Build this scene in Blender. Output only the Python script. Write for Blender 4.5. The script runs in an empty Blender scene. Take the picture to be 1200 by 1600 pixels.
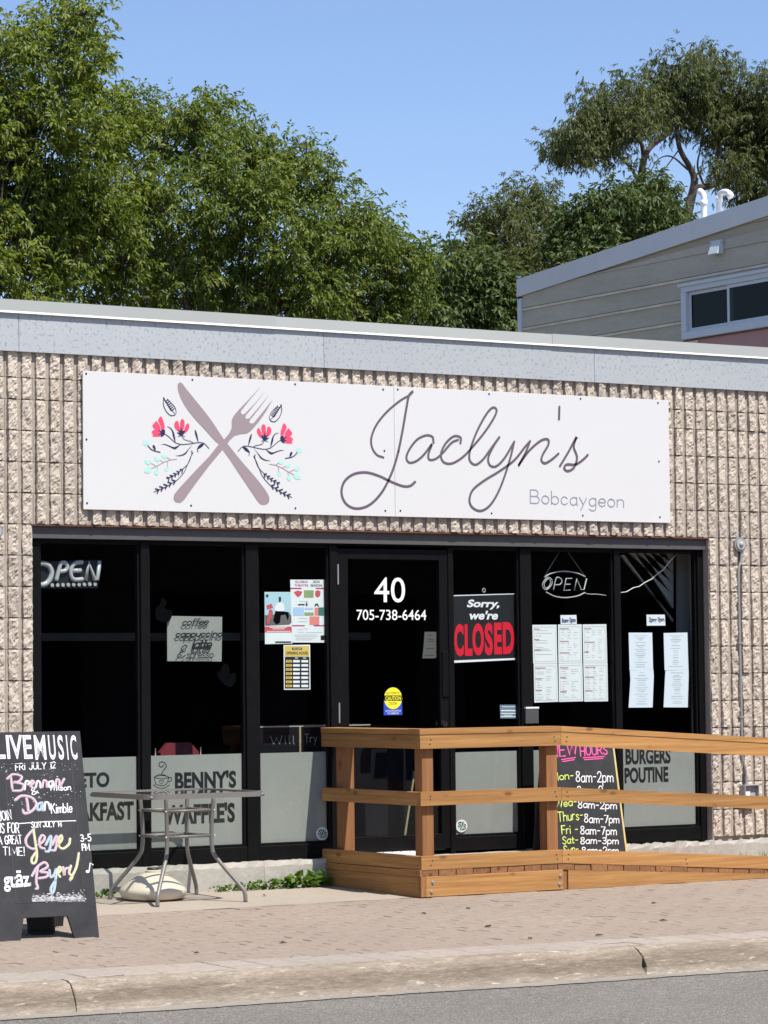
import bpy, math, random
import numpy as np
from mathutils import Vector, Matrix
from mathutils.geometry import tessellate_polygon

random.seed(7)
RNG = np.random.default_rng(11)
sc = bpy.context.scene
C = sc.collection
R = math.radians

# ------------------------------------------------------------------ camera
FPX = 4785.218                       # focal length in pixels of the 1200 x 1600 photograph
CAM = np.array([-9.2167, -17.9651, 1.4405])
YAW, PITCH, ROLL = 0.572499, 0.0540308, -0.0106121
def _axes(yaw, pitch, roll):
    f = np.array([math.sin(yaw)*math.cos(pitch), math.cos(yaw)*math.cos(pitch), math.sin(pitch)])
    r = np.array([math.cos(yaw), -math.sin(yaw), 0.0]); u = np.cross(r, f)
    c, s = math.cos(roll), math.sin(roll)
    return np.array([c*r + s*u, -s*r + c*u, f])
AX = _axes(YAW, PITCH, ROLL)
cam_d = bpy.data.cameras.new('camera'); cam = bpy.data.objects.new('camera', cam_d); C.objects.link(cam)
cam_d.sensor_fit = 'VERTICAL'; cam_d.sensor_height = 24.0; cam_d.lens = FPX/1600*24.0
cam_d.clip_start = 0.1; cam_d.clip_end = 2000
cam.matrix_world = Matrix(((AX[0][0], AX[1][0], -AX[2][0], CAM[0]), (AX[0][1], AX[1][1], -AX[2][1], CAM[1]),
                           (AX[0][2], AX[1][2], -AX[2][2], CAM[2]), (0, 0, 0, 1)))
sc.camera = cam

# ------------------------------------------------------------------ sky, sun, exposure
SUN_AZ, SUN_EL = R(11.0), R(59.0)    # azimuth from the facade normal towards +x
to_sun = Vector((math.sin(SUN_AZ)*math.cos(SUN_EL), -math.cos(SUN_AZ)*math.cos(SUN_EL), math.sin(SUN_EL)))
world = bpy.data.worlds.new('World'); sc.world = world; world.use_nodes = True
wn = world.node_tree.nodes; wl = world.node_tree.links
bg = wn['Background']; sky = wn.new('ShaderNodeTexSky'); sky.sky_type = 'NISHITA'; sky.sun_disc = False
sky.sun_elevation = SUN_EL; sky.sun_rotation = math.atan2(to_sun.x, to_sun.y)
sky.air_density = 1.0; sky.dust_density = 0.6; sky.ozone_density = 6.0; sky.altitude = 250
tint = wn.new('ShaderNodeVectorMath'); tint.operation = 'MULTIPLY'; tint.inputs[1].default_value = (1.08, .985, 1.0)   # the camera's white balance
wl.new(sky.outputs[0], tint.inputs[0]); wl.new(tint.outputs[0], bg.inputs[0]); bg.inputs[1].default_value = 0.118
sun_d = bpy.data.lights.new('sun', 'SUN'); sun_d.energy = 4.6; sun_d.angle = R(0.53); sun_d.color = (1.0, 0.945, 0.86)
sun = bpy.data.objects.new('sun', sun_d); C.objects.link(sun); sun.location = (0, -10, 30)
sun.rotation_euler = (-to_sun).to_track_quat('-Z', 'Y').to_euler()
sc.view_settings.view_transform = 'Standard'; sc.view_settings.look = 'None'
sc.view_settings.exposure = 0.50; sc.view_settings.gamma = 1.0; sc.view_settings.use_curve_mapping = False
sc.cycles.max_bounces = 10; sc.cycles.transparent_max_bounces = 24
sc.cycles.caustics_reflective = False; sc.cycles.caustics_refractive = False
sc.cycles.use_denoising = True

# ------------------------------------------------------------------ survey: measured pixel -> point on a surface of the place
def ray(px, py): return AX.T @ np.array([(px-600)/FPX, (800-py)/FPX, 1.0])
def on(px, py, ax, val):
    d = ray(px, py); t = (val-CAM[ax])/d[ax]; return CAM + t*d
def S(px, py, y=0.0): return on(px, py, 1, y)
def XP(px, py, x): return on(px, py, 0, x)
def walk(y): return 0.024 + 0.02*y          # the pavement falls gently to the street
def G(px, py):
    d = ray(px, py); t = (walk(CAM[1])-CAM[2])/(d[2]-0.02*d[1]); return CAM + t*d
def dist_at(px, py, y): return float(np.dot(S(px, py, y)-CAM, AX[2]))

class Plane:
    """a flat surface: origin, unit u (across), unit v (up), n towards the viewer"""
    def __init__(s, o, u, v):
        s.o = np.array(o, float); s.u = np.array(u, float)/np.linalg.norm(u)
        v = np.array(v, float); v = v - s.u*np.dot(v, s.u); s.v = v/np.linalg.norm(v); s.n = np.cross(s.u, s.v)
    def uv(s, px, py):
        d = ray(px, py); t = np.dot(s.o-CAM, s.n)/np.dot(d, s.n); p = CAM + t*d - s.o
        return (float(np.dot(p, s.u)), float(np.dot(p, s.v)))
    def w(s, u, v, e=0.0): return s.o + s.u*u + s.v*v + s.n*e

# ------------------------------------------------------------------ mesh building
class MB:
    def __init__(s): s.v = []; s.f = []
    def add(s, vs, fs):
        b = len(s.v); s.v.extend([tuple(float(c) for c in p) for p in vs]); s.f.extend([tuple(i+b for i in q) for q in fs]); return s
    def box(s, x0, x1, y0, y1, z0, z1, jit=0.0):
        p = [(x, y, z) for z in (z0, z1) for y in (y0, y1) for x in (x0, x1)]
        if jit: p = [tuple(c+random.uniform(-jit, jit) for c in q) for q in p]
        return s.add(p, [(0, 2, 3, 1), (4, 5, 7, 6), (0, 1, 5, 4), (2, 6, 7, 3), (0, 4, 6, 2), (1, 3, 7, 5)])
    def hexa(s, p):   # eight corners in the order of box()
        return s.add(p, [(0, 2, 3, 1), (4, 5, 7, 6), (0, 1, 5, 4), (2, 6, 7, 3), (0, 4, 6, 2), (1, 3, 7, 5)])
    def bbox(s, x0, x1, y0, y1, z0, z1, b=0.004):
        """box with chamfered edges"""
        xs = (x0, x1); ys = (y0, y1); zs = (z0, z1); P = []; ix = {}
        for i in (0, 1):
            for j in (0, 1):
                for k in (0, 1):
                    sx, sy, sz = 1-2*i, 1-2*j, 1-2*k
                    for a, (dx, dy, dz) in enumerate(((0, b, b), (b, 0, b), (b, b, 0))):
                        ix[i, j, k, a] = len(P); P.append((xs[i]+sx*dx, ys[j]+sy*dy, zs[k]+sz*dz))
        F = []
        for i in (0, 1): F.append([ix[i, 0, 0, 0], ix[i, 1, 0, 0], ix[i, 1, 1, 0], ix[i, 0, 1, 0]][::1 if i else -1])
        for j in (0, 1): F.append([ix[0, j, 0, 1], ix[1, j, 0, 1], ix[1, j, 1, 1], ix[0, j, 1, 1]][::-1 if j else 1])
        for k in (0, 1): F.append([ix[0, 0, k, 2], ix[1, 0, k, 2], ix[1, 1, k, 2], ix[0, 1, k, 2]][::1 if k else -1])
        for i in (0, 1):
            for j in (0, 1):
                q = [ix[i, j, 0, 0], ix[i, j, 0, 1], ix[i, j, 1, 1], ix[i, j, 1, 0]]; F.append(q if (i+j) % 2 else q[::-1])
        for i in (0, 1):
            for k in (0, 1):
                q = [ix[i, 0, k, 0], ix[i, 0, k, 2], ix[i, 1, k, 2], ix[i, 1, k, 0]]; F.append(q[::-1] if (i+k) % 2 else q)
        for j in (0, 1):
            for k in (0, 1):
                q = [ix[0, j, k, 1], ix[0, j, k, 2], ix[1, j, k, 2], ix[1, j, k, 1]]; F.append(q if (j+k) % 2 else q[::-1])
        for i in (0, 1):
            for j in (0, 1):
                for k in (0, 1):
                    q = [ix[i, j, k, 0], ix[i, j, k, 1], ix[i, j, k, 2]]; F.append(q if (i+j+k) % 2 else q[::-1])
        return s.add(P, F)
    def tube(s, pts, r, n=8, cap=True):
        pts = [np.array(p, float) for p in pts]; m = len(pts); rs = r if hasattr(r, '__len__') else [r]*m
        V = []; prev = None
        for i, p in enumerate(pts):
            t = pts[min(i+1, m-1)]-pts[max(i-1, 0)]; t = t/(np.linalg.norm(t)+1e-12)
            if prev is None:
                a = np.array((0, 0, 1.0)) if abs(t[2]) < .9 else np.array((1.0, 0, 0)); u = np.cross(t, a)
            else: u = prev - t*np.dot(prev, t)
            u = u/(np.linalg.norm(u)+1e-12); prev = u; w = np.cross(t, u)
            for k in range(n):
                an = 2*math.pi*k/n; V.append(p + rs[i]*(math.cos(an)*u + math.sin(an)*w))
        F = [(i*n+k, i*n+(k+1) % n, (i+1)*n+(k+1) % n, (i+1)*n+k) for i in range(m-1) for k in range(n)]
        if cap: F += [tuple(range(n))[::-1], tuple(range((m-1)*n, m*n))]
        return s.add(V, F)
    def lathe(s, c, prof, n=24, fac=None):
        V = []; F = []; m = len(prof)
        for i, (r, z) in enumerate(prof):
            for k in range(n):
                an = 2*math.pi*k/n; q = r*(1+(fac(an, z) if fac else 0)); V.append((c[0]+q*math.cos(an), c[1]+q*math.sin(an), c[2]+z))
        F = [(i*n+k, i*n+(k+1) % n, (i+1)*n+(k+1) % n, (i+1)*n+k) for i in range(m-1) for k in range(n)]
        F += [tuple(range(n))[::-1], tuple(range((m-1)*n, m*n))]
        return s.add(V, F)
    def disc(s, P, u, v, r, e=0.0, n=24, rv=None):
        rv = rv or r
        return s.add([P.w(u+r*math.cos(2*math.pi*k/n), v+rv*math.sin(2*math.pi*k/n), e) for k in range(n)], [tuple(range(n))])
    def cyl(s, P, u, v, r, e0, e1, n=16):   # short cylinder standing out of a plane
        V = [P.w(u+r*math.cos(2*math.pi*k/n), v+r*math.sin(2*math.pi*k/n), e) for e in (e0, e1) for k in range(n)]
        F = [(k, (k+1) % n, n+(k+1) % n, n+k) for k in range(n)] + [tuple(range(n))[::-1], tuple(range(n, 2*n))]
        return s.add(V, F)
    def rect(s, P, u0, v0, u1, v1, e=0.0):
        return s.add([P.w(u0, v0, e), P.w(u1, v0, e), P.w(u1, v1, e), P.w(u0, v1, e)], [(0, 1, 2, 3)])
    def poly(s, P, uv, e=0.0):
        tri = tessellate_polygon([[Vector((a, b, 0)) for a, b in uv]])
        ar = sum(uv[i][0]*uv[(i+1) % len(uv)][1]-uv[(i+1) % len(uv)][0]*uv[i][1] for i in range(len(uv)))
        V = [P.w(a, b, e) for a, b in uv]; F = []
        for t in tri:
            a, b, c = (uv[i] for i in t)
            F.append(t if (b[0]-a[0])*(c[1]-a[1])-(c[0]-a[0])*(b[1]-a[1]) > 0 else t[::-1])
        return s.add(V, F)
    def slab(s, P, uv, e0, e1):
        """extruded outline: front face at e1, back at e0"""
        n = len(uv); s.poly(P, uv, e1)
        ar = sum(uv[i][0]*uv[(i+1) % n][1]-uv[(i+1) % n][0]*uv[i][1] for i in range(n)); q = uv if ar > 0 else uv[::-1]
        V = [P.w(a, b, e) for e in (e0, e1) for a, b in q]
        return s.add(V, [(k, (k+1) % n, n+(k+1) % n, n+k) for k in range(n)] + [tuple(range(n))[::-1]])
    def ribbon(s, P, uv, w, e=0.0, caps=True):
        q = [np.array(p, float) for p in uv]; m = len(q); ws = w if hasattr(w, '__len__') else [w]*m
        L = []; Rr = []
        for i in range(m):
            t = q[min(i+1, m-1)]-q[max(i-1, 0)]; t = t/(np.linalg.norm(t)+1e-12); nn = np.array((-t[1], t[0]))
            k = 1.0
            if 0 < i < m-1:
                a = q[i]-q[i-1]; a = a/(np.linalg.norm(a)+1e-12); k = 1/max(.55, abs(float(a @ t)))
            L.append(q[i]+nn*ws[i]/2*k); Rr.append(q[i]-nn*ws[i]/2*k)
        V = [P.w(p[0], p[1], e) for p in L]+[P.w(p[0], p[1], e) for p in Rr]
        s.add(V, [(m+i, m+i+1, i+1, i) for i in range(m-1)])
        if caps:
            for i, d in ((0, -1), (m-1, 1)):
                t = (q[1]-q[0]) if i == 0 else (q[-1]-q[-2]); t = t/(np.linalg.norm(t)+1e-12)*d; an = math.atan2(t[1], t[0])
                A = [(q[i][0]+ws[i]/2*math.cos(an-math.pi/2+math.pi*k/6), q[i][1]+ws[i]/2*math.sin(an-math.pi/2+math.pi*k/6)) for k in range(7)]
                s.add([P.w(a, b, e) for a, b in A], [tuple(range(7))])
        return s
    def prism_y(s, xz, y0, y1):
        """outline in x,z (counter-clockwise seen from -y) extruded along y"""
        n = len(xz); V = [(x, y, z) for y in (y0, y1) for x, z in xz]
        return s.add(V, [tuple(range(n)), tuple(range(n, 2*n))[::-1]] + [(k, n+k, n+(k+1) % n, (k+1) % n) for k in range(n)])
    def prism_x(s, yz, x0, x1):
        n = len(yz); V = [(x, y, z) for x in (x0, x1) for y, z in yz]
        return s.add(V, [tuple(range(n))[::-1], tuple(range(n, 2*n))] + [(k, (k+1) % n, n+(k+1) % n, n+k) for k in range(n)])

def wloc(o):
    l = Vector((0, 0, 0))
    while o is not None: l += o.location; o = o.parent
    return l
def link(name, me, mat, parent=None, loc=None):
    o = bpy.data.objects.new(name, me); C.objects.link(o)
    if mat is not None and not me.materials: me.materials.append(M[mat] if isinstance(mat, str) else mat)
    if parent is not None: o.parent = parent
    if loc is not None: o.location = loc
    return o
def build(name, mb, mat, parent=None, smooth=False, base=None):
    """one mesh object; vertices are given in world space"""
    off = wloc(parent) if parent is not None else (Vector(base) if base is not None else Vector((0, 0, 0)))
    me = bpy.data.meshes.new(name); me.from_pydata([(x-off.x, y-off.y, z-off.z) for x, y, z in mb.v], [], mb.f); me.update()
    if smooth: me.polygons.foreach_set('use_smooth', [True]*len(me.polygons))
    o = link(name, me, mat, parent)
    if parent is None and base is not None: o.location = off
    return o
def thing(name, label, cat, loc=(0, 0, 0), group=None):
    o = bpy.data.objects.new(name, None); C.objects.link(o); o.location = loc; o.empty_display_size = .1
    return tag(o, label, cat, group)
def tag(o, label, cat, group=None):
    o['label'] = label; o['category'] = cat
    if group: o['group'] = group
    return o
def struct(name, mb, mat, label=None, parent=None, kind='structure'):
    o = build(name, mb, mat, parent); o['kind'] = kind
    if label: o['label'] = label
    return o

# ------------------------------------------------------------------ materials
M = {}
def srgb(r, g, b):
    f = lambda c: (c/255/12.92) if c/255 <= .04045 else ((c/255+.055)/1.055)**2.4
    return (f(r), f(g), f(b))
def pbr(name, col, rough=.6, metal=0.0, var=None, bump=None, rnd=0.0, spec=.5, col2=None, coord='Object', stretch=(1, 1, 1), spots=None):
    """var = (noise scale, amount); bump = [(scale, strength, distance, detail)]; rnd = brightness change from object to object"""
    m = bpy.data.materials.new(name); m.use_nodes = True; nt = m.node_tree; N = nt.nodes; L = nt.links; M[name] = m
    b = N['Principled BSDF']; b.inputs['Roughness'].default_value = rough; b.inputs['Metallic'].default_value = metal
    b.inputs['Specular IOR Level'].default_value = spec
    tc = N.new('ShaderNodeTexCoord'); mp = N.new('ShaderNodeMapping'); mp.inputs['Scale'].default_value = stretch
    L.new(tc.outputs[coord], mp.inputs[0]); vec = mp.outputs[0]
    oi = N.new('ShaderNodeObjectInfo'); ad = N.new('ShaderNodeVectorMath'); ad.operation = 'ADD'
    sc_ = N.new('ShaderNodeVectorMath'); sc_.operation = 'SCALE'; sc_.inputs[0].default_value = (37.0, 19.0, 53.0)
    L.new(oi.outputs['Random'], sc_.inputs['Scale']); L.new(vec, ad.inputs[0]); L.new(sc_.outputs[0], ad.inputs[1]); vec = ad.outputs[0]
    cur = N.new('ShaderNodeRGB'); cur.outputs[0].default_value = (*col, 1); out = cur.outputs[0]
    if var:
        c2 = col2 or tuple(c*.55 for c in col)
        for k, (s_, am) in enumerate(var if isinstance(var, list) else [var]):
            n = N.new('ShaderNodeTexNoise'); n.inputs['Scale'].default_value = s_; n.inputs['Detail'].default_value = 5; n.inputs['Roughness'].default_value = .65
            L.new(vec, n.inputs['Vector']); r = N.new('ShaderNodeMapRange'); r.inputs[1].default_value = .35; r.inputs[2].default_value = .7
            r.inputs[3].default_value = 0; r.inputs[4].default_value = am; L.new(n.outputs[0], r.inputs[0])
            mx = N.new('ShaderNodeMix'); mx.data_type = 'RGBA'; L.new(r.outputs[0], mx.inputs[0]); L.new(out, mx.inputs[6]); mx.inputs[7].default_value = (*c2, 1); out = mx.outputs[2]
    if spots:     # (scale, size, colour, amount): small flecks
        vo = N.new('ShaderNodeTexNoise'); vo.inputs['Scale'].default_value = spots[0]; vo.inputs['Detail'].default_value = 2; L.new(vec, vo.inputs['Vector'])
        r = N.new('ShaderNodeMapRange'); r.inputs[1].default_value = spots[1]; r.inputs[2].default_value = spots[1]+.04; r.inputs[3].default_value = 0; r.inputs[4].default_value = spots[3]
        L.new(vo.outputs[0], r.inputs[0])
        mx = N.new('ShaderNodeMix'); mx.data_type = 'RGBA'; L.new(r.outputs[0], mx.inputs[0]); L.new(out, mx.inputs[6]); mx.inputs[7].default_value = (*spots[2], 1); out = mx.outputs[2]
    if rnd:
        r = N.new('ShaderNodeMapRange'); r.inputs[3].default_value = 1-rnd; r.inputs[4].default_value = 1+rnd; L.new(oi.outputs['Random'], r.inputs[0])
        vm = N.new('ShaderNodeVectorMath'); vm.operation = 'SCALE'; L.new(out, vm.inputs[0]); L.new(r.outputs[0], vm.inputs['Scale']); out = vm.outputs[0]
    L.new(out, b.inputs['Base Color'])
    prev = None
    for (s_, st, di, de) in (bump or []):
        n = N.new('ShaderNodeTexNoise'); n.inputs['Scale'].default_value = s_; n.inputs['Detail'].default_value = de; n.inputs['Roughness'].default_value = .6
        L.new(vec, n.inputs['Vector']); bp = N.new('ShaderNodeBump'); bp.inputs['Strength'].default_value = st; bp.inputs['Distance'].default_value = di
        L.new(n.outputs[0], bp.inputs['Height'])
        if prev: L.new(prev, bp.inputs['Normal'])
        prev = bp.outputs[0]
    if prev: L.new(prev, b.inputs['Normal'])
    return m
def wood(name, col, dark, axis, rough=.75):
    st = [46.0, 46.0, 46.0]; st[axis] = 1.3
    m = pbr(name, col, rough, var=[(1.0, .9), (2.6, .5)], col2=dark, stretch=tuple(st), bump=[(1.6, .35, .004, 4)], rnd=.17, spec=.25)
    nt = m.node_tree; N = nt.nodes; L = nt.links; b = N['Principled BSDF']      # knots
    tc = N.new('ShaderNodeTexCoord'); mp = N.new('ShaderNodeMapping'); s2 = [3.2]*3; s2[axis] = 1.5; mp.inputs['Scale'].default_value = s2
    L.new(tc.outputs['Object'], mp.inputs[0]); vo = N.new('ShaderNodeTexVoronoi'); vo.inputs['Scale'].default_value = 2.6; L.new(mp.outputs[0], vo.inputs['Vector'])
    r = N.new('ShaderNodeMapRange'); r.inputs[1].default_value = .17; r.inputs[2].default_value = .07; r.inputs[3].default_value = 0; r.inputs[4].default_value = .75; L.new(vo.outputs['Distance'], r.inputs[0])
    mx = N.new('ShaderNodeMix'); mx.data_type = 'RGBA'; src = b.inputs['Base Color'].links[0].from_socket
    L.new(r.outputs[0], mx.inputs[0]); L.new(src, mx.inputs[6]); mx.inputs[7].default_value = (*[c*.45 for c in dark], 1); L.new(mx.outputs[2], b.inputs['Base Color'])
    return m
def kerb_wear(name, z0, z1):
    """darker road grime along the middle of the kerb face, worn pale at its top edge and foot"""
    m = M[name]; N = m.node_tree.nodes; L = m.node_tree.links; b = N['Principled BSDF']; tc = N.new('ShaderNodeTexCoord'); sx = N.new('ShaderNodeSeparateXYZ'); L.new(tc.outputs['Object'], sx.inputs[0])
    r = N.new('ShaderNodeMapRange'); r.inputs[1].default_value = z0; r.inputs[2].default_value = z1; L.new(sx.outputs[2], r.inputs[0])
    n = N.new('ShaderNodeTexNoise'); n.inputs['Scale'].default_value = 6; n.inputs['Detail'].default_value = 6; L.new(tc.outputs['Object'], n.inputs['Vector'])
    ad = N.new('ShaderNodeMath'); ad.operation = 'MULTIPLY_ADD'; ad.inputs[1].default_value = .5; L.new(n.outputs[0], ad.inputs[0]); L.new(r.outputs[0], ad.inputs[2])
    cr = N.new('ShaderNodeValToRGB'); e = cr.color_ramp.elements; e[0].position = .30; e[0].color = (1, 1, 1, 1); e[1].position = 1.0; e[1].color = (1, 1, 1, 1)
    for p, v in ((.42, .78), (.72, .78), (.86, 1.0)): q = e.new(p); q.color = (v, v*.97, v*.93, 1)
    ml = N.new('ShaderNodeMath'); ml.operation = 'MULTIPLY'; ml.inputs[1].default_value = .75; L.new(ad.outputs[0], ml.inputs[0]); L.new(ml.outputs[0], cr.inputs[0])
    mx = N.new('ShaderNodeMix'); mx.data_type = 'RGBA'; mx.blend_type = 'MULTIPLY'; mx.inputs[0].default_value = 1.0; src = b.inputs['Base Color'].links[0].from_socket
    L.new(src, mx.inputs[6]); L.new(cr.outputs[0], mx.inputs[7]); L.new(mx.outputs[2], b.inputs['Base Color'])
def glass(name, tint=(.93, .95, .95), rough=0.0, ior=1.5):
    m = bpy.data.materials.new(name); m.use_nodes = True; nt = m.node_tree; N = nt.nodes; L = nt.links; M[name] = m
    N.remove(N['Principled BSDF']); t = N.new('ShaderNodeBsdfTransparent'); t.inputs[0].default_value = (*tint, 1)
    g = N.new('ShaderNodeBsdfGlossy'); g.inputs['Roughness'].default_value = rough; g.inputs['Color'].default_value = (1, 1, 1, 1)
    lw = N.new('ShaderNodeLayerWeight'); pw = N.new('ShaderNodeMath'); pw.operation = 'POWER'; pw.inputs[1].default_value = 5.0; L.new(lw.outputs['Facing'], pw.inputs[0])
    f = N.new('ShaderNodeMapRange'); f.inputs[3].default_value = ((ior-1)/(ior+1))**2; f.inputs[4].default_value = 1.0; L.new(pw.outputs[0], f.inputs[0]); mx = N.new('ShaderNodeMixShader')
    L.new(f.outputs[0], mx.inputs[0]); L.new(t.outputs[0], mx.inputs[1]); L.new(g.outputs[0], mx.inputs[2]); L.new(mx.outputs[0], N['Material Output'].inputs[0]); return m
def leafmat(name, c1, c2, c3, trans=.35):
    m = bpy.data.materials.new(name); m.use_nodes = True; nt = m.node_tree; N = nt.nodes; L = nt.links; M[name] = m
    N.remove(N['Principled BSDF']); at = N.new('ShaderNodeAttribute'); at.attribute_name = 'rnd'
    cr = N.new('ShaderNodeValToRGB'); cr.color_ramp.elements[0].color = (*c1, 1); cr.color_ramp.elements[1].color = (*c3, 1)
    e = cr.color_ramp.elements.new(.55); e.color = (*c2, 1); L.new(at.outputs['Fac'], cr.inputs[0])
    d = N.new('ShaderNodeBsdfDiffuse'); t = N.new('ShaderNodeBsdfTranslucent'); g = N.new('ShaderNodeBsdfGlossy'); g.inputs['Roughness'].default_value = .45
    L.new(cr.outputs[0], d.inputs[0]); vm = N.new('ShaderNodeVectorMath'); vm.operation = 'MULTIPLY'; vm.inputs[1].default_value = (1.25, 1.2, .45); L.new(cr.outputs[0], vm.inputs[0]); L.new(vm.outputs[0], t.inputs[0])
    a = N.new('ShaderNodeMixShader'); a.inputs[0].default_value = trans; L.new(d.outputs[0], a.inputs[1]); L.new(t.outputs[0], a.inputs[2])
    b = N.new('ShaderNodeMixShader'); b.inputs[0].default_value = .02; L.new(a.outputs[0], b.inputs[1]); L.new(g.outputs[0], b.inputs[2]); L.new(b.outputs[0], N['Material Output'].inputs[0]); return m

pbr('block', (.55, .482, .40), .95, var=[(4, .35), (75, .28)], col2=(.37, .31, .26), bump=[(70, .75, .009, 6), (190, .6, .004, 3)], rnd=.11, spec=.15)
pbr('mortar', (.41, .355, .30), .95, var=(30, .4), bump=[(120, .4, .003, 3)], spec=.15)
pbr('parging', (.46, .435, .385), .95, var=[(3, .5), (25, .5)], col2=(.33, .31, .27), bump=[(20, .5, .01, 6), (120, .5, .003, 3)], spec=.15)
pbr('galvanized', (.45, .475, .485), .6, .15, var=[(2.5, .4), (60, .45)], col2=(.36, .39, .41), spots=(44, .585, (.27, .30, .32), .75), bump=[(1.5, .25, .02, 2)], rnd=.06)
pbr('coping_paint', (.37, .385, .365), .55, var=(2, .3), col2=(.32, .335, .32), bump=[(1.2, .2, .02, 2)], rnd=.05)
pbr('white_paint', (.80, .80, .80), .5, var=(6, .15), col2=(.66, .66, .64))
pbr('roof_membrane', (.12, .12, .12), .9, var=(3, .5), bump=[(60, .4, .004, 4)])
pbr('black_frame', (.0045, .0045, .005), .5, var=(9, .5), col2=(.008, .008, .008), bump=[(4, .08, .01, 2)], spec=.12)
pbr('lintel_strip', (.085, .080, .080), .6, var=(12, .4), col2=(.05, .046, .045))
pbr('rusty_steel', (.16, .055, .035), .8, var=(25, .6), col2=(.06, .04, .035))
pbr('sign_white', (.64, .64, .63), .32, var=[(1.2, .12), (7, .06)], col2=(.60, .60, .60), bump=[(1.4, .12, .02, 2)])
pbr('screw', (.06, .06, .06), .4, .8)
pbr('sign_mauve', (.31, .25, .26), .4); pbr('sign_script', (.125, .10, .12), .4); pbr('sign_grey', (.26, .27, .33), .4)
pbr('sign_pink', (.85, .075, .15), .4); pbr('sign_navy', (.022, .024, .075), .4); pbr('sign_mint', (.40, .70, .63), .4); pbr('sign_stem', (.42, .36, .35), .4)
pbr('ink_black', (.012, .012, .013), .5); pbr('ink_white', (.85, .85, .85), .5); pbr('ink_red', (.72, .012, .035), .45); pbr('ink_grey', (.42, .44, .43), .7)
pbr('ink_blue', (.03, .05, .22), .6); pbr('ink_rose', (.55, .28, .26), .7); pbr('ink_magenta', (.45, .03, .16), .6)
pbr('frosted_film', (.32, .325, .293), .75, var=[(2.2, .5), (14, .15)], col2=(.245, .25, .228), spots=(60, .72, (.6, .6, .57), .6), spec=.3)
pbr('paper', (.80, .83, .82), .8, var=(5, .2), col2=(.70, .76, .76)); pbr('paper_blue', (.76, .82, .88), .8, var=(5, .2), col2=(.68, .76, .84))
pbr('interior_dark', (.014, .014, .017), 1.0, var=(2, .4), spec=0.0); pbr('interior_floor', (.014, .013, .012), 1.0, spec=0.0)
pbr('chalkboard', (.030, .031, .033), .75, var=[(7, .6), (1.6, .5)], col2=(.062, .063, .066), bump=[(30, .2, .003, 4)], spec=.12)
pbr('chalk_white', (.78, .78, .78), .9); pbr('chalk_pink', (.74, .42, .54), .9); pbr('chalk_hotpink', (.80, .10, .34), .9); pbr('chalk_lime', (.66, .78, .16), .9); pbr('chalk_yellow', (.80, .72, .30), .9); pbr('chalk_blue', (.38, .55, .80), .9)
pbr('chalk_smear', (.55, .55, .55), .95, var=(40, .6), col2=(.22, .22, .22))
pbr('yellow_edge', (.66, .52, .22), .7, var=(20, .4)); pbr('pale_wood', (.40, .32, .18), .7, var=(20, .4))
pbr('table_metal', (.195, .185, .17), .45, .15, var=(18, .4), col2=(.18, .16, .14)); pbr('bolt_steel', (.62, .62, .62), .35, .8)
pbr('cream_plastic', (.64, .57, .44), .55, var=(7, .35), col2=(.50, .44, .34)); pbr('dark_plastic', (.03, .03, .032), .5)
pbr('grey_plastic', (.40, .40, .40), .5, var=(20, .3)); pbr('conduit_grey', (.36, .36, .36), .45, .5)
pbr('concrete_apron', (.385, .335, .272), .95, var=[(1.5, .4), (40, .6)], col2=(.295, .255, .21), bump=[(90, .5, .004, 5)], spec=.15)
pbr('paver', (.325, .265, .214), .95, var=[(.9, .35), (30, .7)], col2=(.225, .183, .148), bump=[(110, .6, .004, 5)], spec=.15)
pbr('paver_border', (.40, .345, .285), .95, var=[(1.2, .5), (30, .6)], col2=(.245, .21, .185), bump=[(110, .6, .004, 5)], spec=.15)
pbr('joint_sand', (.155, .13, .108), 1.0, var=(30, .5))
pbr('kerb_concrete', (.50, .44, .36), .95, var=[(3.0, .7), (22, .75), (80, .75)], col2=(.19, .155, .12), spots=(20, .66, (.58, .53, .45), .7), stretch=(.5, 1, 2.8), bump=[(25, .6, .012, 6), (150, .6, .004, 3)], spec=.15)
pbr('gutter_concrete', (.33, .295, .25), .95, var=[(3, .6), (40, .5)], col2=(.20, .18, .155), bump=[(90, .6, .005, 4)], spec=.15)
pbr('asphalt', (.345, .318, .27), .95, var=[(1.3, .35), (26, .75), (62, .95)], col2=(.12, .112, .098), spots=(110, .60, (.50, .49, .47), .8), bump=[(120, 1.0, .012, 4)], spec=.2)
pbr('earth', (.16, .13, .09), 1.0, var=(3, .5))
pbr('siding_grey', (.55, .49, .365), .65, var=[(1.6, .8), (12, .45)], col2=(.39, .345, .255), bump=[(3, .3, .02, 3)], rnd=.05, stretch=(1, .5, 2))
pbr('siding_pink', (.52, .27, .235), .8, var=[(2.5, .6)], col2=(.36, .25, .225))
pbr('alu_trim', (.68, .67, .65), .5, .1, var=(2, .3), col2=(.46, .50, .55), bump=[(2, .2, .02, 2)], rnd=.05)
pbr('window_white', (.62, .66, .68), .5, var=(14, .3), col2=(.45, .48, .50)); pbr('pvc_white', (.82, .82, .80), .35)
pbr('red_vinyl', (.20, .035, .04), .45); pbr('chrome', (.7, .7, .7), .15, 1.0)
pbr('neon_off', (.42, .43, .43), .3); pbr('clear_back', (.02, .022, .024), .3)
pbr('caution_yellow', (.88, .80, .03), .5); pbr('caution_blue', (.02, .07, .45), .5); pbr('hours_gold', (.72, .52, .12), .6)
pbr('poster_sky', (.44, .66, .72), .7); pbr('poster_rock', (.16, .15, .14), .8, var=(40, .7)); pbr('poster_red', (.62, .09, .10), .7); pbr('poster_green', (.30, .42, .18), .7, var=(60, .6))
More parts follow.
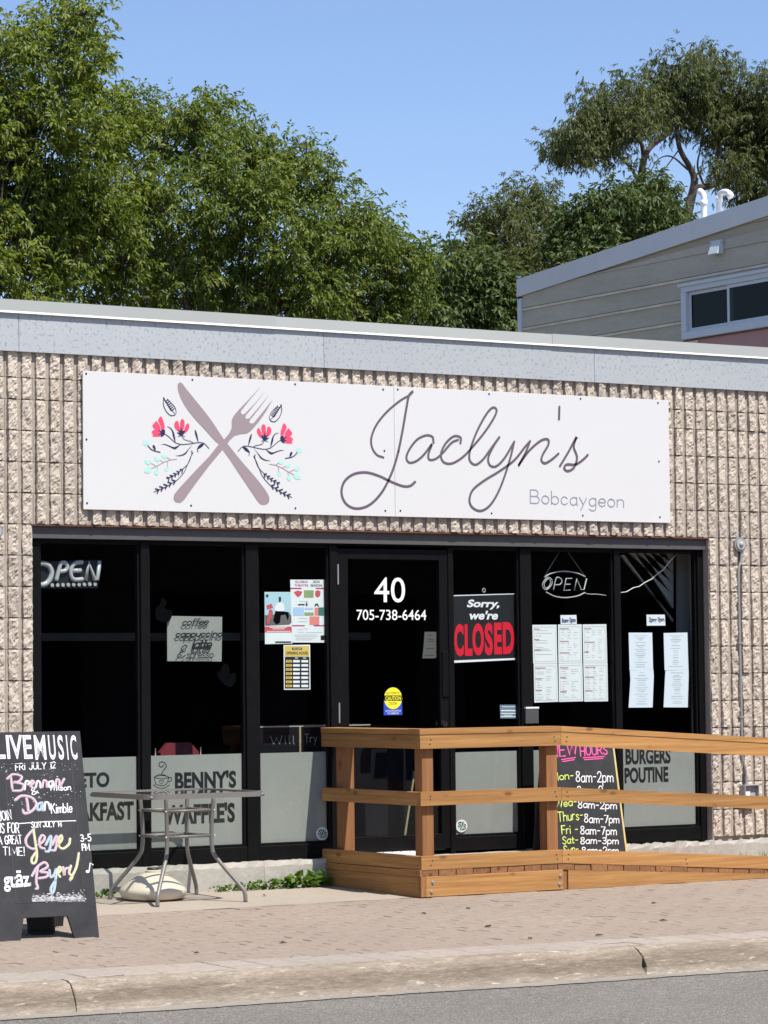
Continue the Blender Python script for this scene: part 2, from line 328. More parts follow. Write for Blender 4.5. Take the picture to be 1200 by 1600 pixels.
pbr('poster_lblue', (.42, .60, .82), .7); pbr('poster_orange', (.80, .25, .20), .7); pbr('poster_teal', (.06, .22, .18), .7, var=(60, .6)); pbr('skin_print', (.05, .035, .03), .7)
pbr('decal_grey', (.0045, .005, .006), 1.0, spec=0.0); pbr('decal_mint', (.42, .56, .50), .6); pbr('note_grey', (.10, .10, .09), .8); pbr('blue_card', (.16, .24, .32), .6)
pbr('opposite_brick', (.10, .07, .06), .9, var=(8, .4)); pbr('louvre_grey', (.42, .44, .46), .6)
pbr('bark', (.085, .070, .058), .95, var=(14, .6), bump=[(20, .8, .02, 5)]); pbr('bark_grey', (.15, .135, .12), .95, var=(14, .6), bump=[(20, .8, .02, 5)])
pbr('dead_leaf', (.09, .055, .03), .9); pbr('iron', (.05, .04, .035), .8, .4, var=(30, .6), col2=(.12, .06, .035))
wd, wk = (.50, .268, .094), (.27, .125, .042)
wood('wood_x', wd, wk, 0); wood('wood_y', wd, wk, 1); wood('wood_z', (.36, .17, .066), (.18, .078, .032), 2); wood('wood_deck', (.33, .16, .07), (.18, .08, .037), 1)
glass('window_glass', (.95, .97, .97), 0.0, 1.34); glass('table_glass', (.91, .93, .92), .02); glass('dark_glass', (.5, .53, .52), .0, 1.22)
leafmat('maple_leaf', (.060, .100, .016), (.160, .212, .034), (.29, .32, .070), .45)
leafmat('maple_leaf_b', (.055, .092, .018), (.145, .198, .038), (.27, .30, .074), .45)
leafmat('far_leaf', (.036, .062, .020), (.085, .125, .038), (.16, .19, .072), .35)
leafmat('locust_leaf', (.042, .060, .020), (.108, .132, .046), (.19, .21, .090), .4)
leafmat('weed_leaf', (.05, .11, .02), (.10, .19, .035), (.20, .30, .07), .3)

# ------------------------------------------------------------------ lettering
GL = {
'A': (6, '0,0 3,10 6,0|1.2,4 4.8,4'), 'B': (6, '0,0 0,10|~0,10 4,9.9 5.2,7.6 4,5.4 0,5.2|~0,5.2 4.6,5 6,2.6 4.6,.1 0,0'),
'C': (6, '~5.8,8.2 4,10 1.5,9.2 0,5 1.5,.8 4,0 5.8,1.8'), 'D': (6, '0,0 0,10|~0,10 4,9.2 6,5 4,.8 0,0'),
'E': (5, '5,10 0,10 0,0 5,0|0,5.2 4,5.2'), 'F': (5, '5,10 0,10 0,0|0,5.2 4,5.2'),
'G': (6.4, '~6,8.2 4,10 1.5,9.2 0,5 1.5,.8 4,0 6,1.6|6,1.6 6,4.6 3.6,4.6'), 'H': (6, '0,0 0,10|6,0 6,10|0,5 6,5'),
'I': (1.4, '.7,0 .7,10'), 'J': (5, '~4.6,10 4.6,3 3.6,.4 1.6,0 0,2'), 'K': (6, '0,0 0,10|5.6,10 0,4.4|1.8,6 6,0'), 'L': (5, '0,10 0,0 5,0'),
'M': (8, '0,0 .6,10 4,2 7.4,10 8,0'), 'N': (6, '0,0 0,10 6,0 6,10'), 'O': (6.6, '~3.3,10 .9,8.6 0,5 .9,1.4 3.3,0 5.7,1.4 6.6,5 5.7,8.6 3.3,10'),
'P': (5.6, '0,0 0,10|~0,10 4,9.9 5.6,7.4 4,4.8 0,4.6'), 'R': (6, '0,0 0,10|~0,10 4,9.9 5.6,7.4 4,4.8 0,4.6|2.6,4.7 6,0'),
'S': (5.6, '~5.2,8.4 3.6,10 1.2,9.4 .6,7.2 2.8,5.4 5,3.4 4.6,.8 2.4,0 .2,1.6'), 'T': (6, '0,10 6,10|3,10 3,0'),
'U': (6, '~0,10 0,3 1.2,.6 3,0 4.8,.6 6,3 6,10'), 'V': (6, '0,10 3,0 6,10'), 'W': (9, '0,10 2.2,0 4.5,8 6.8,0 9,10'),
'X': (6, '0,10 6,0|0,0 6,10'), 'Y': (6, '0,10 3,5 6,10|3,5 3,0'), 'Z': (6, '0,10 6,10 0,0 6,0'),
'a': (4.8, '~4.6,4.8 3,6 .8,5 0,3 .8,.6 2.6,0 4.5,1.6|4.6,6 4.6,.4 5.2,0'), 'b': (4.8, '0,10 0,0|~0,4.4 2,6 4,5.2 4.8,3 4,.7 2,0 0,1.4'),
'c': (4.4, '~4.2,4.8 2.6,6 .8,5.2 0,3 .8,.8 2.6,0 4.2,1.2'), 'd': (4.8, '4.7,10 4.7,0|~4.6,4.8 3,6 .8,5 0,3 .8,.6 2.6,0 4.6,1.6'),
'e': (4.6, '~.2,3 4.5,3.2 4,5.4 2.4,6 .6,5 0,3 .8,.7 2.6,0 4.4,1.2'), 'f': (3.4, '~3.4,9.4 2.2,10 1.4,8.6 1.4,5 1.4,0|0,6 3.2,6'),
'g': (4.8, '~4.6,4.8 3,6 .8,5 0,3 .8,.6 2.6,0 4.5,1.6|~4.6,6 4.6,-1.5 3.6,-3.4 1.6,-3.6 .2,-2.6'), 'h': (4.6, '0,10 0,0|~0,4 1.6,5.8 3.4,5.8 4.4,4.2 4.5,0'),
'i': (1.4, '.7,6 .7,0|.7,8.2 .7,8.9'), 'j': (2.4, '~1.9,6 1.9,-2 1,-3.4 0,-3|1.9,8.2 1.9,8.9'), 'k': (4.4, '0,10 0,0|4,6 0,2.4|1.4,3.6 4.4,0'), 'l': (1.6, '~.7,10 .7,3 .9,.6 1.6,0'),
'm': (7.4, '0,6 0,0|~0,4.2 1.4,5.9 2.8,5.6 3.6,4 3.6,0|~3.6,4.2 5,5.9 6.6,5.6 7.3,4 7.3,0'), 'n': (4.6, '0,6 0,0|~0,4 1.6,5.8 3.4,5.8 4.4,4.2 4.5,0'),
'o': (4.8, '~2.4,6 .7,5.1 0,3 .7,.9 2.4,0 4.1,.9 4.8,3 4.1,5.1 2.4,6'), 'p': (4.8, '0,6 0,-3.6|~0,4.4 2,6 4,5.2 4.8,3 4,.7 2,0 0,1.4'),
'r': (3.2, '0,6 0,0|~0,3.6 1.2,5.5 3.2,5.8'), 's': (4, '~3.8,5 2.4,6 .8,5.6 .4,4.4 2,3.2 3.6,2 3.2,.4 1.6,0 .1,1'), 't': (3.2, '~1.4,9 1.4,1.6 2,.1 3.2,.6|0,6 3.2,6'),
'u': (4.6, '~0,6 0,2 1,.2 2.6,.2 4.4,2|4.5,6 4.5,0'), 'v': (4.4, '0,6 2.2,0 4.4,6'), 'w': (6.6, '0,6 1.6,0 3.3,5 5,0 6.6,6'), 'x': (4.4, '0,6 4.4,0|0,0 4.4,6'),
'y': (4.8, '0,6 2.5,.6|4.8,6 2.5,.6 .8,-3.6'), 'z': (4.4, '0,6 4.4,6 0,0 4.4,0'),
'0': (5.4, '~2.7,10 .7,8.6 0,5 .7,1.4 2.7,0 4.7,1.4 5.4,5 4.7,8.6 2.7,10'), '1': (2.4, '0,8 2,10 2,0'), '2': (5, '~.2,7.8 1.4,9.8 3.6,9.8 4.8,7.6 3.6,4.6 0,0|0,0 5,0'),
'3': (5, '~.4,9 2.4,10 4.6,8.4 3.6,5.8 1.8,5.2|~1.8,5.2 4.4,4.8 5,2.4 3.2,.1 .1,1.2'), '4': (5.2, '3.8,0 3.8,10 0,3 5.2,3'), '5': (5, '4.6,10 .8,10 .4,5.6|~.4,5.6 2.6,6.2 4.8,4.6 4.6,1.6 2.6,0 .1,1'),
'6': (5, '~4.2,9.6 2,8.6 .2,5 .2,2 2.4,0 4.8,1.6 4.6,4.4 2.6,5.4 .4,3.6'), '7': (5, '0,10 5,10 1.8,0'), '8': (5, '~2.5,5.4 .5,7.4 1.2,9.6 3.8,9.6 4.5,7.4 2.5,5.4 .2,3 1,.3 4,.3 4.8,3 2.5,5.4'),
'9': (5, '~4.8,6.6 2.6,4.8 .4,6.4 1,9.4 3.6,9.8 4.8,7.4 4.6,3 3,0'), '-': (4, '.4,4.4 3.6,4.4'), "'": (1.4, '.9,10 .5,7.6'), ',': (1.6, '1,.8 .3,-1.8'), '!': (1.4, '.7,10 .7,3|.7,.9 .7,.2'),
'.': (1.2, '.6,.5 .6,.1'), '&': (6, '~6,.2 1.6,6.4 1.4,9 3,10 4.2,8.4 1,3.4 .4,1.2 2.2,0 4.4,1.2 5.6,4'), '/': (4, '0,-1 4,10.6'), ' ': (3.4, ''), '@': (5, '~2.4,6 .7,5.1 0,3 .7,.9 2.4,0 4.1,.9 4.8,3 4.1,5.1 2.4,6|.6,8.4 4.4,8.4'),
}
def crom(p, n=6):
    p = [np.array(q, float) for q in p]
    if len(p) < 3: return p
    out = []
    closed = np.allclose(p[0], p[-1])
    for i in range(len(p)-1):
        p0 = p[i-1] if i else (p[-2] if closed else 2*p[0]-p[1]); p3 = p[i+2] if i+2 < len(p) else (p[1] if closed else 2*p[-1]-p[-2])
        for k in range(n):
            t = k/n; a, b = p[i], p[i+1]
            out.append(.5*((2*a)+(b-p0)*t+(2*p0-5*a+4*b-p3)*t*t+(3*a-p0-3*b+p3)*t**3))
    return out+[p[-1]]
def glyph_strokes(ch):
    w, s = GL.get(ch, GL[' ']); out = []
    for q in s.split('|'):
        if not q: continue
        sm = q[0] == '~'; pts = [tuple(map(float, a.split(','))) for a in q.lstrip('~').split()]
        out.append(crom(pts) if sm else pts)
    return w, out
def stroke_text(mb, P, txt, a, b, cap, w, e=.0012, shear=0.0, jit=0.0, gap=1.7, cont=None):
    """single-line lettering from baseline point a to b (u,v), cap height and stroke width in metres"""
    tot = sum(GL.get(c, GL[' '])[0]+gap for c in txt)-gap; a = np.array(a, float); b = np.array(b, float)
    dx = (b-a)/tot; nv = np.array((-dx[1], dx[0])); nv = nv/np.linalg.norm(nv)*cap/10; x = 0.0; k = 0
    for c in txt:
        gw, st = glyph_strokes(c); jy = random.uniform(-jit, jit)*10; js = 1+random.uniform(-jit, jit)
        for s_ in st:
            mb.ribbon(P, [a+dx*(x+q[0]+shear*q[1])+nv*(q[1]*js+jy) for q in s_], w, e+.00012*(k % 5)); k += 1
        x += gw+gap
    return mb
def stroke_px(mb, P, txt, p0, p1, cap_px, w_px, **kw):
    a, b = P.uv(*p0), P.uv(*p1); c = P.uv(p0[0], p0[1]-cap_px); cap = math.hypot(c[0]-a[0], c[1]-a[1])
    return stroke_text(mb, P, txt, a, b, cap, w_px*cap/cap_px, **kw)
_fc = {}
def font_mesh(txt, off):
    if (txt, off) in _fc: return _fc[txt, off]
    cu = bpy.data.curves.new('t', 'FONT'); cu.body = txt; cu.offset = off; cu.resolution_u = 4
    ob = bpy.data.objects.new('t', cu); C.objects.link(ob); dg = bpy.context.evaluated_depsgraph_get(); dg.update()
    me = ob.evaluated_get(dg).to_mesh(); v = np.array([q.co[:] for q in me.vertices]); f = [tuple(q.vertices) for q in me.polygons]
    ob.evaluated_get(dg).to_mesh_clear(); bpy.data.objects.remove(ob); bpy.data.curves.remove(cu)
    _fc[txt, off] = (v, f); return v, f
def font_text(mb, P, txt, u0, v0, u1, v1, off=0.0, shear=0.0, e=.0012):
    """printed lettering filling the box u0,v0 (bottom left) - u1,v1 (top right)"""
    v, f = font_mesh(txt, off); x, y = v[:, 0].copy(), v[:, 1].copy(); x = x+shear*y
    x = (x-x.min())/(x.max()-x.min())*(u1-u0)+u0; y = (y-y.min())/(y.max()-y.min())*(v1-v0)+v0
    return mb.add([P.w(a, b, e) for a, b in zip(x, y)], f)
def font_px(mb, P, txt, tl, br, **kw):
    a = P.uv(*tl); b = P.uv(*br); return font_text(mb, P, txt, a[0], b[1], b[0], a[1], **kw)
def quad_px(mb, P, pts, e=0.0): return mb.poly(P, [P.uv(*p) for p in pts], e)
def slab_px(mb, P, pts, e0, e1): return mb.slab(P, [P.uv(*p) for p in pts], e0, e1)
def Zm(k, ox, oy, pts): return [(ox+x/k, oy+y/k) for x, y in pts]

# ================================================================== THE SETTING
g = MB(); g.add([(-400, -400, -.42), (400, -400, -.42), (400, 400, -.42), (-400, 400, -.42)], [(0, 1, 2, 3)])
struct('ground', g, 'earth', 'bare earth around the buildings')
def kerb_y(x): return -4.18-.085*(x+.337)          # back edge of the kerb, a little askew to the shop
KH, KW = .15, .17
def kz(y): return walk(y)
XL, XR = -16.0, 22.0
# road and gutter
mb = MB(); N_ = 40
def kd(x, d): return kerb_y(x)-d
def strip(mb, d0, z0, d1, z1, x0=XL, x1=XR, n=24):
    for i in range(n):
        a, b = x0+(x1-x0)*i/n, x0+(x1-x0)*(i+1)/n
        mb.add([(a, kd(a, d1), z1), (b, kd(b, d1), z1), (b, kd(b, d0), z0), (a, kd(a, d0), z0)], [(0, 1, 2, 3)])
    return mb
ZK = walk(-4.2); ZR = ZK-KH
kerb_wear('kerb_concrete', ZR, ZK)
struct('road', strip(MB(), KW+.10, ZR-.004, 9.0, ZR+.05), 'asphalt', 'worn grey asphalt road along the kerb')
gm = MB(); xs_ = np.arange(XL, XR, .05); ed = [KW+.145+.018*math.sin(x*3.1)+random.uniform(-.012, .012) for x in xs_]      # ragged edge where the asphalt laps the gutter
for i in range(len(xs_)-1):
    a, b = xs_[i], xs_[i+1]; gm.add([(a, kd(a, ed[i]), ZR+.001), (b, kd(b, ed[i+1]), ZR+.001), (b, kd(b, KW+.0), ZR+.006), (a, kd(a, KW+.0), ZR+.006)], [(0, 1, 2, 3)])
struct('gutter', gm, 'gutter_concrete', 'narrow concrete gutter between kerb and asphalt')
# kerb: stones between the two cracked joints
kerb = bpy.data.objects.new('kerb', None); C.objects.link(kerb); kerb['kind'] = 'structure'; kerb['label'] = 'pale worn concrete kerb edging the pavement'
def kerb_piece(x0, x1):
    m = MB(); n = max(6, int((x1-x0)/.22)); prof = [(.0, -.12), (.0, 0), (.02, .004), (KW-.085, .002), (KW-.05, -.012), (KW-.02, -.05), (KW+.0, -.10), (KW+.025, -.152), (KW+.03, -.24)]
    V = []; k = len(prof)
    for i in range(n+1):
        x = x0+(x1-x0)*i/n; wob = .006*math.sin(x*5.3)+.004*math.sin(x*13.1)
        for j, (d, z) in enumerate(prof):
            jj = random.uniform(-.004, .004) if 0 < i < n and j > 2 else 0
            V.append((x+(random.uniform(-.012, .012) if i in (0, n) and j > 2 else 0), kd(x, d+(wob if j > 2 else 0)+jj), ZK+z+jj*.6))
    F = [(i*k+j, (i+1)*k+j, (i+1)*k+j+1, i*k+j+1) for i in range(n) for j in range(k-1)]+[tuple(range(k)), tuple(range(n*k, n*k+k))[::-1]]
    m.add(V, [q[::-1] for q in F]); return m
jx = [XL, -5.2, G(140, 1540)[0], G(1055, 1490)[0], 5.9, 9.5, XR]
for a, b in zip(jx[:-1], jx[1:]): build('kerb_stone', kerb_piece(a+.007, b-.007), 'kerb_concrete', kerb)
# pavement: bed, border course, paver field, concrete apron at the wall
def sheet(x0, x1, yf0, yf1, dz, n=16):
    m = MB()
    for i in range(n):
        a, b = x0+(x1-x0)*i/n, x0+(x1-x0)*(i+1)/n
        ya0, yb0, ya1, yb1 = yf0(a), yf0(b), yf1(a), yf1(b)
        m.add([(a, ya0, walk(ya0)+dz), (b, yb0, walk(yb0)+dz), (b, yb1, walk(yb1)+dz), (a, ya1, walk(ya1)+dz)], [(0, 1, 2, 3)])
    return m
pav = struct('pavement', sheet(XL, XR, lambda x: kerb_y(x)+.003, lambda x: .3, -.0045), 'joint_sand', 'pinkish grey brick pavement in front of the restaurant')
struct('apron', sheet(XL, XR, lambda x: -1.12, lambda x: .12, 0.0), 'concrete_apron', 'pale concrete strip along the foot of the shop wall')
def paver_mesh(rows, mat, name, rng=(-4.5, 8.5)):
    m = MB()
    for (x0, x1, y0, y1) in rows:
        if x1 < rng[0] or x0 > rng[1]: continue
        j = random.uniform(-.0022, .0022); t = random.uniform(-.002, .002); c = .004; q = .0013
        o = [(x0+q, y0+q), (x1-q, y0+q), (x1-q, y1-q), (x0+q, y1-q)]; i = [(x0+q+c, y0+q+c), (x1-q-c, y0+q+c), (x1-q-c, y1-q-c), (x0+q+c, y1-q-c)]
        z = lambda p, d: walk(p[1])+d+j+t*(p[0]-x0)/.2
        m.add([(*p, z(p, -.003)) for p in o]+[(*p, z(p, 0.001)) for p in i], [(4, 5, 6, 7), (0, 1, 5, 4), (1, 2, 6, 5), (2, 3, 7, 6), (3, 0, 4, 7)])
    o = build(name, m, mat, pav); o['kind'] = 'stuff'; return o
rows = []
y = -1.13; r = 0
while y > -4.9:
    x = -5.0+(r % 2)*.105
    while x < 9:
        yc = kerb_y(x+.1)+.36
        if y-.105 > yc: rows.append((x, x+.21, y-.105, y))
        elif y > yc+.02: rows.append((x, x+.21, yc, y))
        x += .21
    y -= .105; r += 1
paver_mesh(rows, 'paver', 'paver_field')
rows = []; x = -5.0
while x < 9:
    for a, b in ((.006, .18), (.182, .356)): rows.append((x, x+.21, kerb_y(x+.1)+a, kerb_y(x+.1)+b))
    x += .21
paver_mesh(rows, 'paver_border', 'paver_border')

# ================================================================== THE RESTAURANT
FR = Plane((0, .07, 0), (1, 0, 0), (0, 0, 1))       # face of the storefront frame
GLS = Plane((0, .108, 0), (1, 0, 0), (0, 0, 1))     # outer face of the glass
bld = thing('restaurant', 'beige ribbed block restaurant with a black glazed shopfront and flat roof', 'building', (2.45, 3.0, 0))
# core of the wall behind the ribs
m = MB(); OX0, OX1 = -.358, 5.2595; OZ = 2.4628
m.box(-4.6, OX0-.001, .034, .25, -.05, 3.9); m.box(OX1+.001, 7.38, .034, .25, -.05, 3.9); m.box(OX0-.001, OX1+.001, .034, .25, OZ+.004, 3.9)
build('wall', m, 'mortar', bld)
m = MB(); m.box(-4.6, 7.38, .35, 9.0, 3.70, 3.76); build('roof', m, 'roof_membrane', bld)
m = MB(); m.box(-4.6, -4.4, .25, 9.0, -.05, 3.85); m.box(7.2, 7.38, .25, 9.0, -.05, 3.85); m.box(-4.4, 7.2, 8.8, 9.0, -.05, 3.85); build('outer_wall', m, 'mortar', bld)
# ribbed split-face blocks
PIT, RIB0, GAP = .1016, -.546, .035
def block_mesh(nr, h, clipl, clipr, seed):
    rg = random.Random(seed); m = MB(); W = nr*PIT; j = .0048
    x0 = GAP/2 if clipl else .0012; x1 = W-GAP/2 if clipr else W-.0012
    m.box(x0, x1, .0205, .0335, .0015, h-.0015)
    NX, NZ = 6, max(6, int(h/.2032*13))
    for r in range(nr):
        a = r*PIT+GAP/2; b = (r+1)*PIT-GAP/2; z0 = j; z1 = h-j
        tilt = rg.uniform(-.005, .005); bias = rg.uniform(-.006, .004); tz = rg.uniform(-.007, .007); V = []
        ph = [rg.uniform(0, 6.3) for _ in range(4)]
        for k in range(NZ+1):
            for i in range(NX+1):
                u, v = i/NX, k/NZ; edge = min(i, NX-i, k, NZ-k) == 0
                y = bias+tilt*(u-.5)*2+tz*(v-.5)*2+.0035*math.sin(ph[0]+u*4+v*7)+.003*math.sin(ph[1]-u*5+v*13)+rg.uniform(-.0055, .0055)
                if edge: y = bias+tilt*(u-.5)*2+tz*(v-.5)*2+.0015+rg.uniform(-.001, .003)
                xx = a+(b-a)*u+(rg.uniform(-.0035, .0035) if i in (0, NX) else rg.uniform(-.003, .003)); zz = z0+(z1-z0)*v+(rg.uniform(-.003, .003) if 0 < k < NZ else rg.uniform(-.0022, .0022))
                V.append((xx, y, zz))
        n = NX+1; F = [(k*n+i, k*n+i+1, (k+1)*n+i+1, (k+1)*n+i) for k in range(NZ) for i in range(NX)]
        bi = len(V); rim = [i for i in range(n)]+[k*n+NX for k in range(1, NZ+1)]+[NZ*n+i for i in range(NX-1, -1, -1)]+[k*n for k in range(NZ-1, 0, -1)]
        for q in rim:
            x, y, z = V[q]; V.append((min(max(x, a-.002), b+.002), .0225, min(max(z, z0), z1)))
        L_ = len(rim); F += [(rim[(i+1) % L_], rim[i], bi+i, bi+(i+1) % L_) for i in range(L_)]
        m.add(V, F)
    me = bpy.data.meshes.new('block'); me.from_pydata(m.v, [], m.f); me.update(); me.materials.append(M['block']); me.materials.append(M['mortar'])
    for q in range(6): me.polygons[q].material_index = 1      # groove floor and joints
    return me
_bm = {}
def block(k0, k1, z, h, cl=False, cr=False):
    nr = k1-k0; key = (nr, round(h, 3), cl, cr, random.randrange(9 if nr == 4 and not (cl or cr) else 3))
    if key not in _bm: _bm[key] = block_mesh(nr, h, cl, cr, hash(key) % 99991)
    o = link('block', _bm[key], None, bld, Vector((RIB0+PIT*k0, 0, z))-bld.location); return o
KA, KB = 2, 57                    # first rib cell of the opening / first cell right of it
KL, KR = -12, 77
courses = [(OZ-.2032*i, .2032) for i in range(1, 12)]+[(OZ+.2032*i, .2032) for i in range(4)]+[(OZ+.8128, .1422), (OZ+.955, .2032)]
for ci, (z, h) in enumerate(courses):
    n = round((z-OZ)/.2032); s = 0 if n % 2 else 2
    def run(a, b, cl, cr):
        k = a
        while k < b:
            e = k+1
            while e < b and (e-s) % 4: e += 1
            block(k, e, z, h, cl and k == a, cr and e == b); k = e
    if z < OZ-.01: run(KL, KA, False, True); run(KB, KR, True, False)
    else: run(KL, KR, False, False)
# plinth, sill kerb of rough concrete
m = MB()
def rough_bar(m, x0, x1, y0, y1, z0, z1, n, jit, top=0.0):
    prof = [(y0-.0, z0), (y0, z1-.03), (y0+.012, z1), (y1, z1)]; k = 4; V = []
    for i in range(n+1):
        x = x0+(x1-x0)*i/n
        for j, (yy, zz) in enumerate(prof):
            V.append((x, yy+random.uniform(-jit, jit), zz+(random.uniform(-jit, jit)+random.uniform(-top, 0) if j else -.06)))
    m.add(V, [(i*k+j, (i+1)*k+j, (i+1)*k+j+1, i*k+j+1) for i in range(n) for j in range(k-1)]+[tuple(range(k))[::-1], tuple(range(n*k, n*k+k))])
for a, b in ((OX0, .52), (.523, 1.36), (1.363, 2.02)):
    mm = MB(); rough_bar(mm, a, b, -.012, .24, 0, .207, 22, .004, .004); build('sill_block', mm, 'parging', bld)
mm = MB(); rough_bar(mm, 2.023, 3.6, -.012, .24, 0, .19, 18, .003); build('sill_block', mm, 'parging', bld)
mm = MB(); rough_bar(mm, 3.603, OX1-.004, -.02, .24, 0, .205, 40, .012, .02); build('sill_block', mm, 'parging', bld)
for a, b in ((-1.8, OX0-.004), (OX1, 7.3)):
    mm = MB(); rough_bar(mm, a, b, -.018, .24, 0, .205 if a > 0 else .21, 36, .006, .01); build('plinth', mm, 'parging', bld)
# lintel under the block course and jamb faces
m = MB(); m.box(OX0-.01, OX1+.01, .004, .055, OZ-.009, OZ-.001); build('lintel_plate', m, 'rusty_steel', bld)
m = MB(); m.box(OX0+.002, OX1-.002, .036, .2, 2.374, OZ-.010); build('lintel_strip', m, 'lintel_strip', bld)
for x0, x1 in ((OX0-.012, OX0+.001), (OX1-.002, OX1+.012)):
    m = MB(); m.box(x0, x1, .012, .2, .21, OZ-.011); build('jamb', m, 'mortar', bld)
# galvanised fascia and coping
FX = [-4.6, -2.4, S(33, 500, -.05)[0], S(510, 540, -.05)[0], S(933, 570, -.05)[0], 6.4, 7.4]
for a, b in zip(FX[:-1], FX[1:]):
    m = MB(); m.prism_x([(-.018, 3.585), (-.014, 3.845), (.06, 3.845), (.06, 3.600), (.012, 3.585)][::-1], a+.0015, b-.0015)
    o = build('fascia_panel', m, 'galvanized', bld)
m = MB(); m.box(-4.6, 7.4, -.011, .033, 3.603, 3.84); build('fascia_backing', m, 'black_frame', bld)
CX = [-4.6, -2.9, S(432, 500, -.07)[0], S(872, 540, -.07)[0], 5.9, 7.4]
for i, (a, b) in enumerate(zip(CX[:-1], CX[1:])):
    d = .003*(i % 2); m = MB()
    m.prism_x([(-.030-d, 3.846), (-.026-d, 3.918+d), (.34, 3.925+d), (.34, 3.86), (-.01, 3.846)][::-1], a-.02*(i % 2), b+.02*(i % 2))
    cp = build('coping', m, 'coping_paint', bld)
    m = MB(); m.prism_x([(-.034-d, 3.832), (-.031-d, 3.8455), (-.021, 3.8455), (-.0195, 3.838)][::-1], a-.02*(i % 2), b+.02*(i % 2)); build('drip_edge', m, 'white_paint', cp)

# ---- storefront
ZH, ZG1, ZG0, ZS = 2.374, 2.350, .318, .207       # head top, glass top, glass bottom, sill bottom
MX = [(-.350, -.272), (.474, .535), (1.283, 1.380), (1.957, 2.018), (2.944, 2.984), (3.571, 3.665), (4.420, 4.474), (5.200, 5.254)]
def member(name, x0, x1, z0, z1, y0=.070, y1=.150):
    mm = MB(); mm.bbox(x0, x1, y0, y1, z0, z1, .003); return build(name, mm, 'black_frame', bld)
member('head_rail', MX[0][0], MX[-1][1], ZG1+.012, ZH-.001, .068)
for i, (a, b) in enumerate(MX): member('mullion', a, b, ZS+.002 if i not in (3, 4) else .195, ZG1+.011)
for i in (0, 1, 2, 4, 5, 6): member('sill_rail', MX[i][1]+.0005, MX[i+1][0]-.0005, ZS+.003, ZG0-.012, .074)
def window(i, film_top, letters=()):
    x0, x1 = MX[i][1]+.001, MX[i+1][0]-.001; bd = .016; m = MB()
    for (a, b, c, d) in ((x0, x0+bd, ZG0-.0115, ZG1+.0105), (x1-bd, x1, ZG0-.0115, ZG1+.0105), (x0+bd, x1-bd, ZG0-.0115, ZG0+.004), (x0+bd, x1-bd, ZG1-.006, ZG1+.0105)):
        m.box(a, b, .090, .128, c, d)
    w = build('window', m, 'black_frame', bld)
    m = MB(); m.box(x0+bd-.004, x1-bd+.004, .108, .114, ZG0, ZG1); build('pane', m, 'window_glass', w)
    if film_top:
        m = MB(); m.box(x0+bd+.002, x1-bd-.002, .1155, .1175, ZG0+.006, film_top); build('frosted_film', m, 'frosted_film', w)
    return w
FT = .934
W1 = window(0, FT); W2 = window(1, FT+.002); W3 = window(2, FT); W5 = window(4, .905); W6 = window(5, .905); W7 = window(6, .945)
W1['label'] = 'frosted lower pane lettered KETO BREAKFAST'; W2['label'] = "frosted lower pane lettered BENNY'S WAFFLE'S with a cup"; W7['label'] = 'frosted lower pane lettered BURGERS POUTINE'
# black condensed letters on the frosted film (outside face of the glass)
def win_text(w, items):
    m = MB()
    for t, tl, br in items: font_px(m, GLS, t, tl, br, off=.042, e=-.0070)
    build('lettering', m, 'ink_black', w)
win_text(W1, [('KETO', (107, 1208), (172, 1230)), ('BREAKFAST', (84, 1256), (210, 1281)) ])
win_text(W2, [("BENNY'S", (274, 1206), (370, 1231)), ("WAFFLE'S", (257, 1257), (368, 1285))])
win_text(W7, [('BURGERS', (978, 1170), (1049, 1193)), ('POUTINE', (976.5, 1199.5), (1045.5, 1222))])
# coffee cup drawing
m = MB(); Q = lambda pts: [GLS.uv(*p) for p in Zm(3, 120, 1120, pts)]
for pts, w_ in (([(365, 283), (372, 312), (390, 322), (412, 322), (426, 310), (434, 283)], 1.2), ([(365, 283), (400, 275), (434, 283), (400, 291), (365, 283)], 1.1), ([(434, 288), (445, 284), (444, 300), (428, 306)], 1.2),
               ([(362, 322), (385, 333), (415, 333), (436, 320)], 1.2), ([(362, 322), (372, 315)], 1.0), ([(400, 268), (410, 250), (422, 232), (412, 214), (392, 214), (388, 228), (398, 236), (410, 226)], 1.5),
               ([(372, 278), (390, 270), (420, 274)], .9), ([(398, 316), (389, 303), (394, 298), (399, 303), (404, 298), (409, 303), (398, 316)], .9)):
    m.ribbon(GLS, crom(Q(pts)), w_*.0045, -.0070)
build('cup_drawing', m, 'ink_black', W2)
# small grey cup-shaped stickers high on the glass
for pts in ([(246, 968), (244, 952), (251, 944), (253, 934), (262, 940), (258, 950), (270, 955), (268, 966), (262, 972)], [(348, 1066), (340, 1054), (346, 1046), (352, 1036), (360, 1044), (358, 1052), (369, 1052), (368, 1066), (360, 1074)]):
    m = MB(); m.poly(GLS, [tuple(q) for q in crom([GLS.uv(*p) for p in pts]+[GLS.uv(*pts[0])], 4)[:-1]], -.0068); build('cup_sticker', m, 'decal_grey', W2)
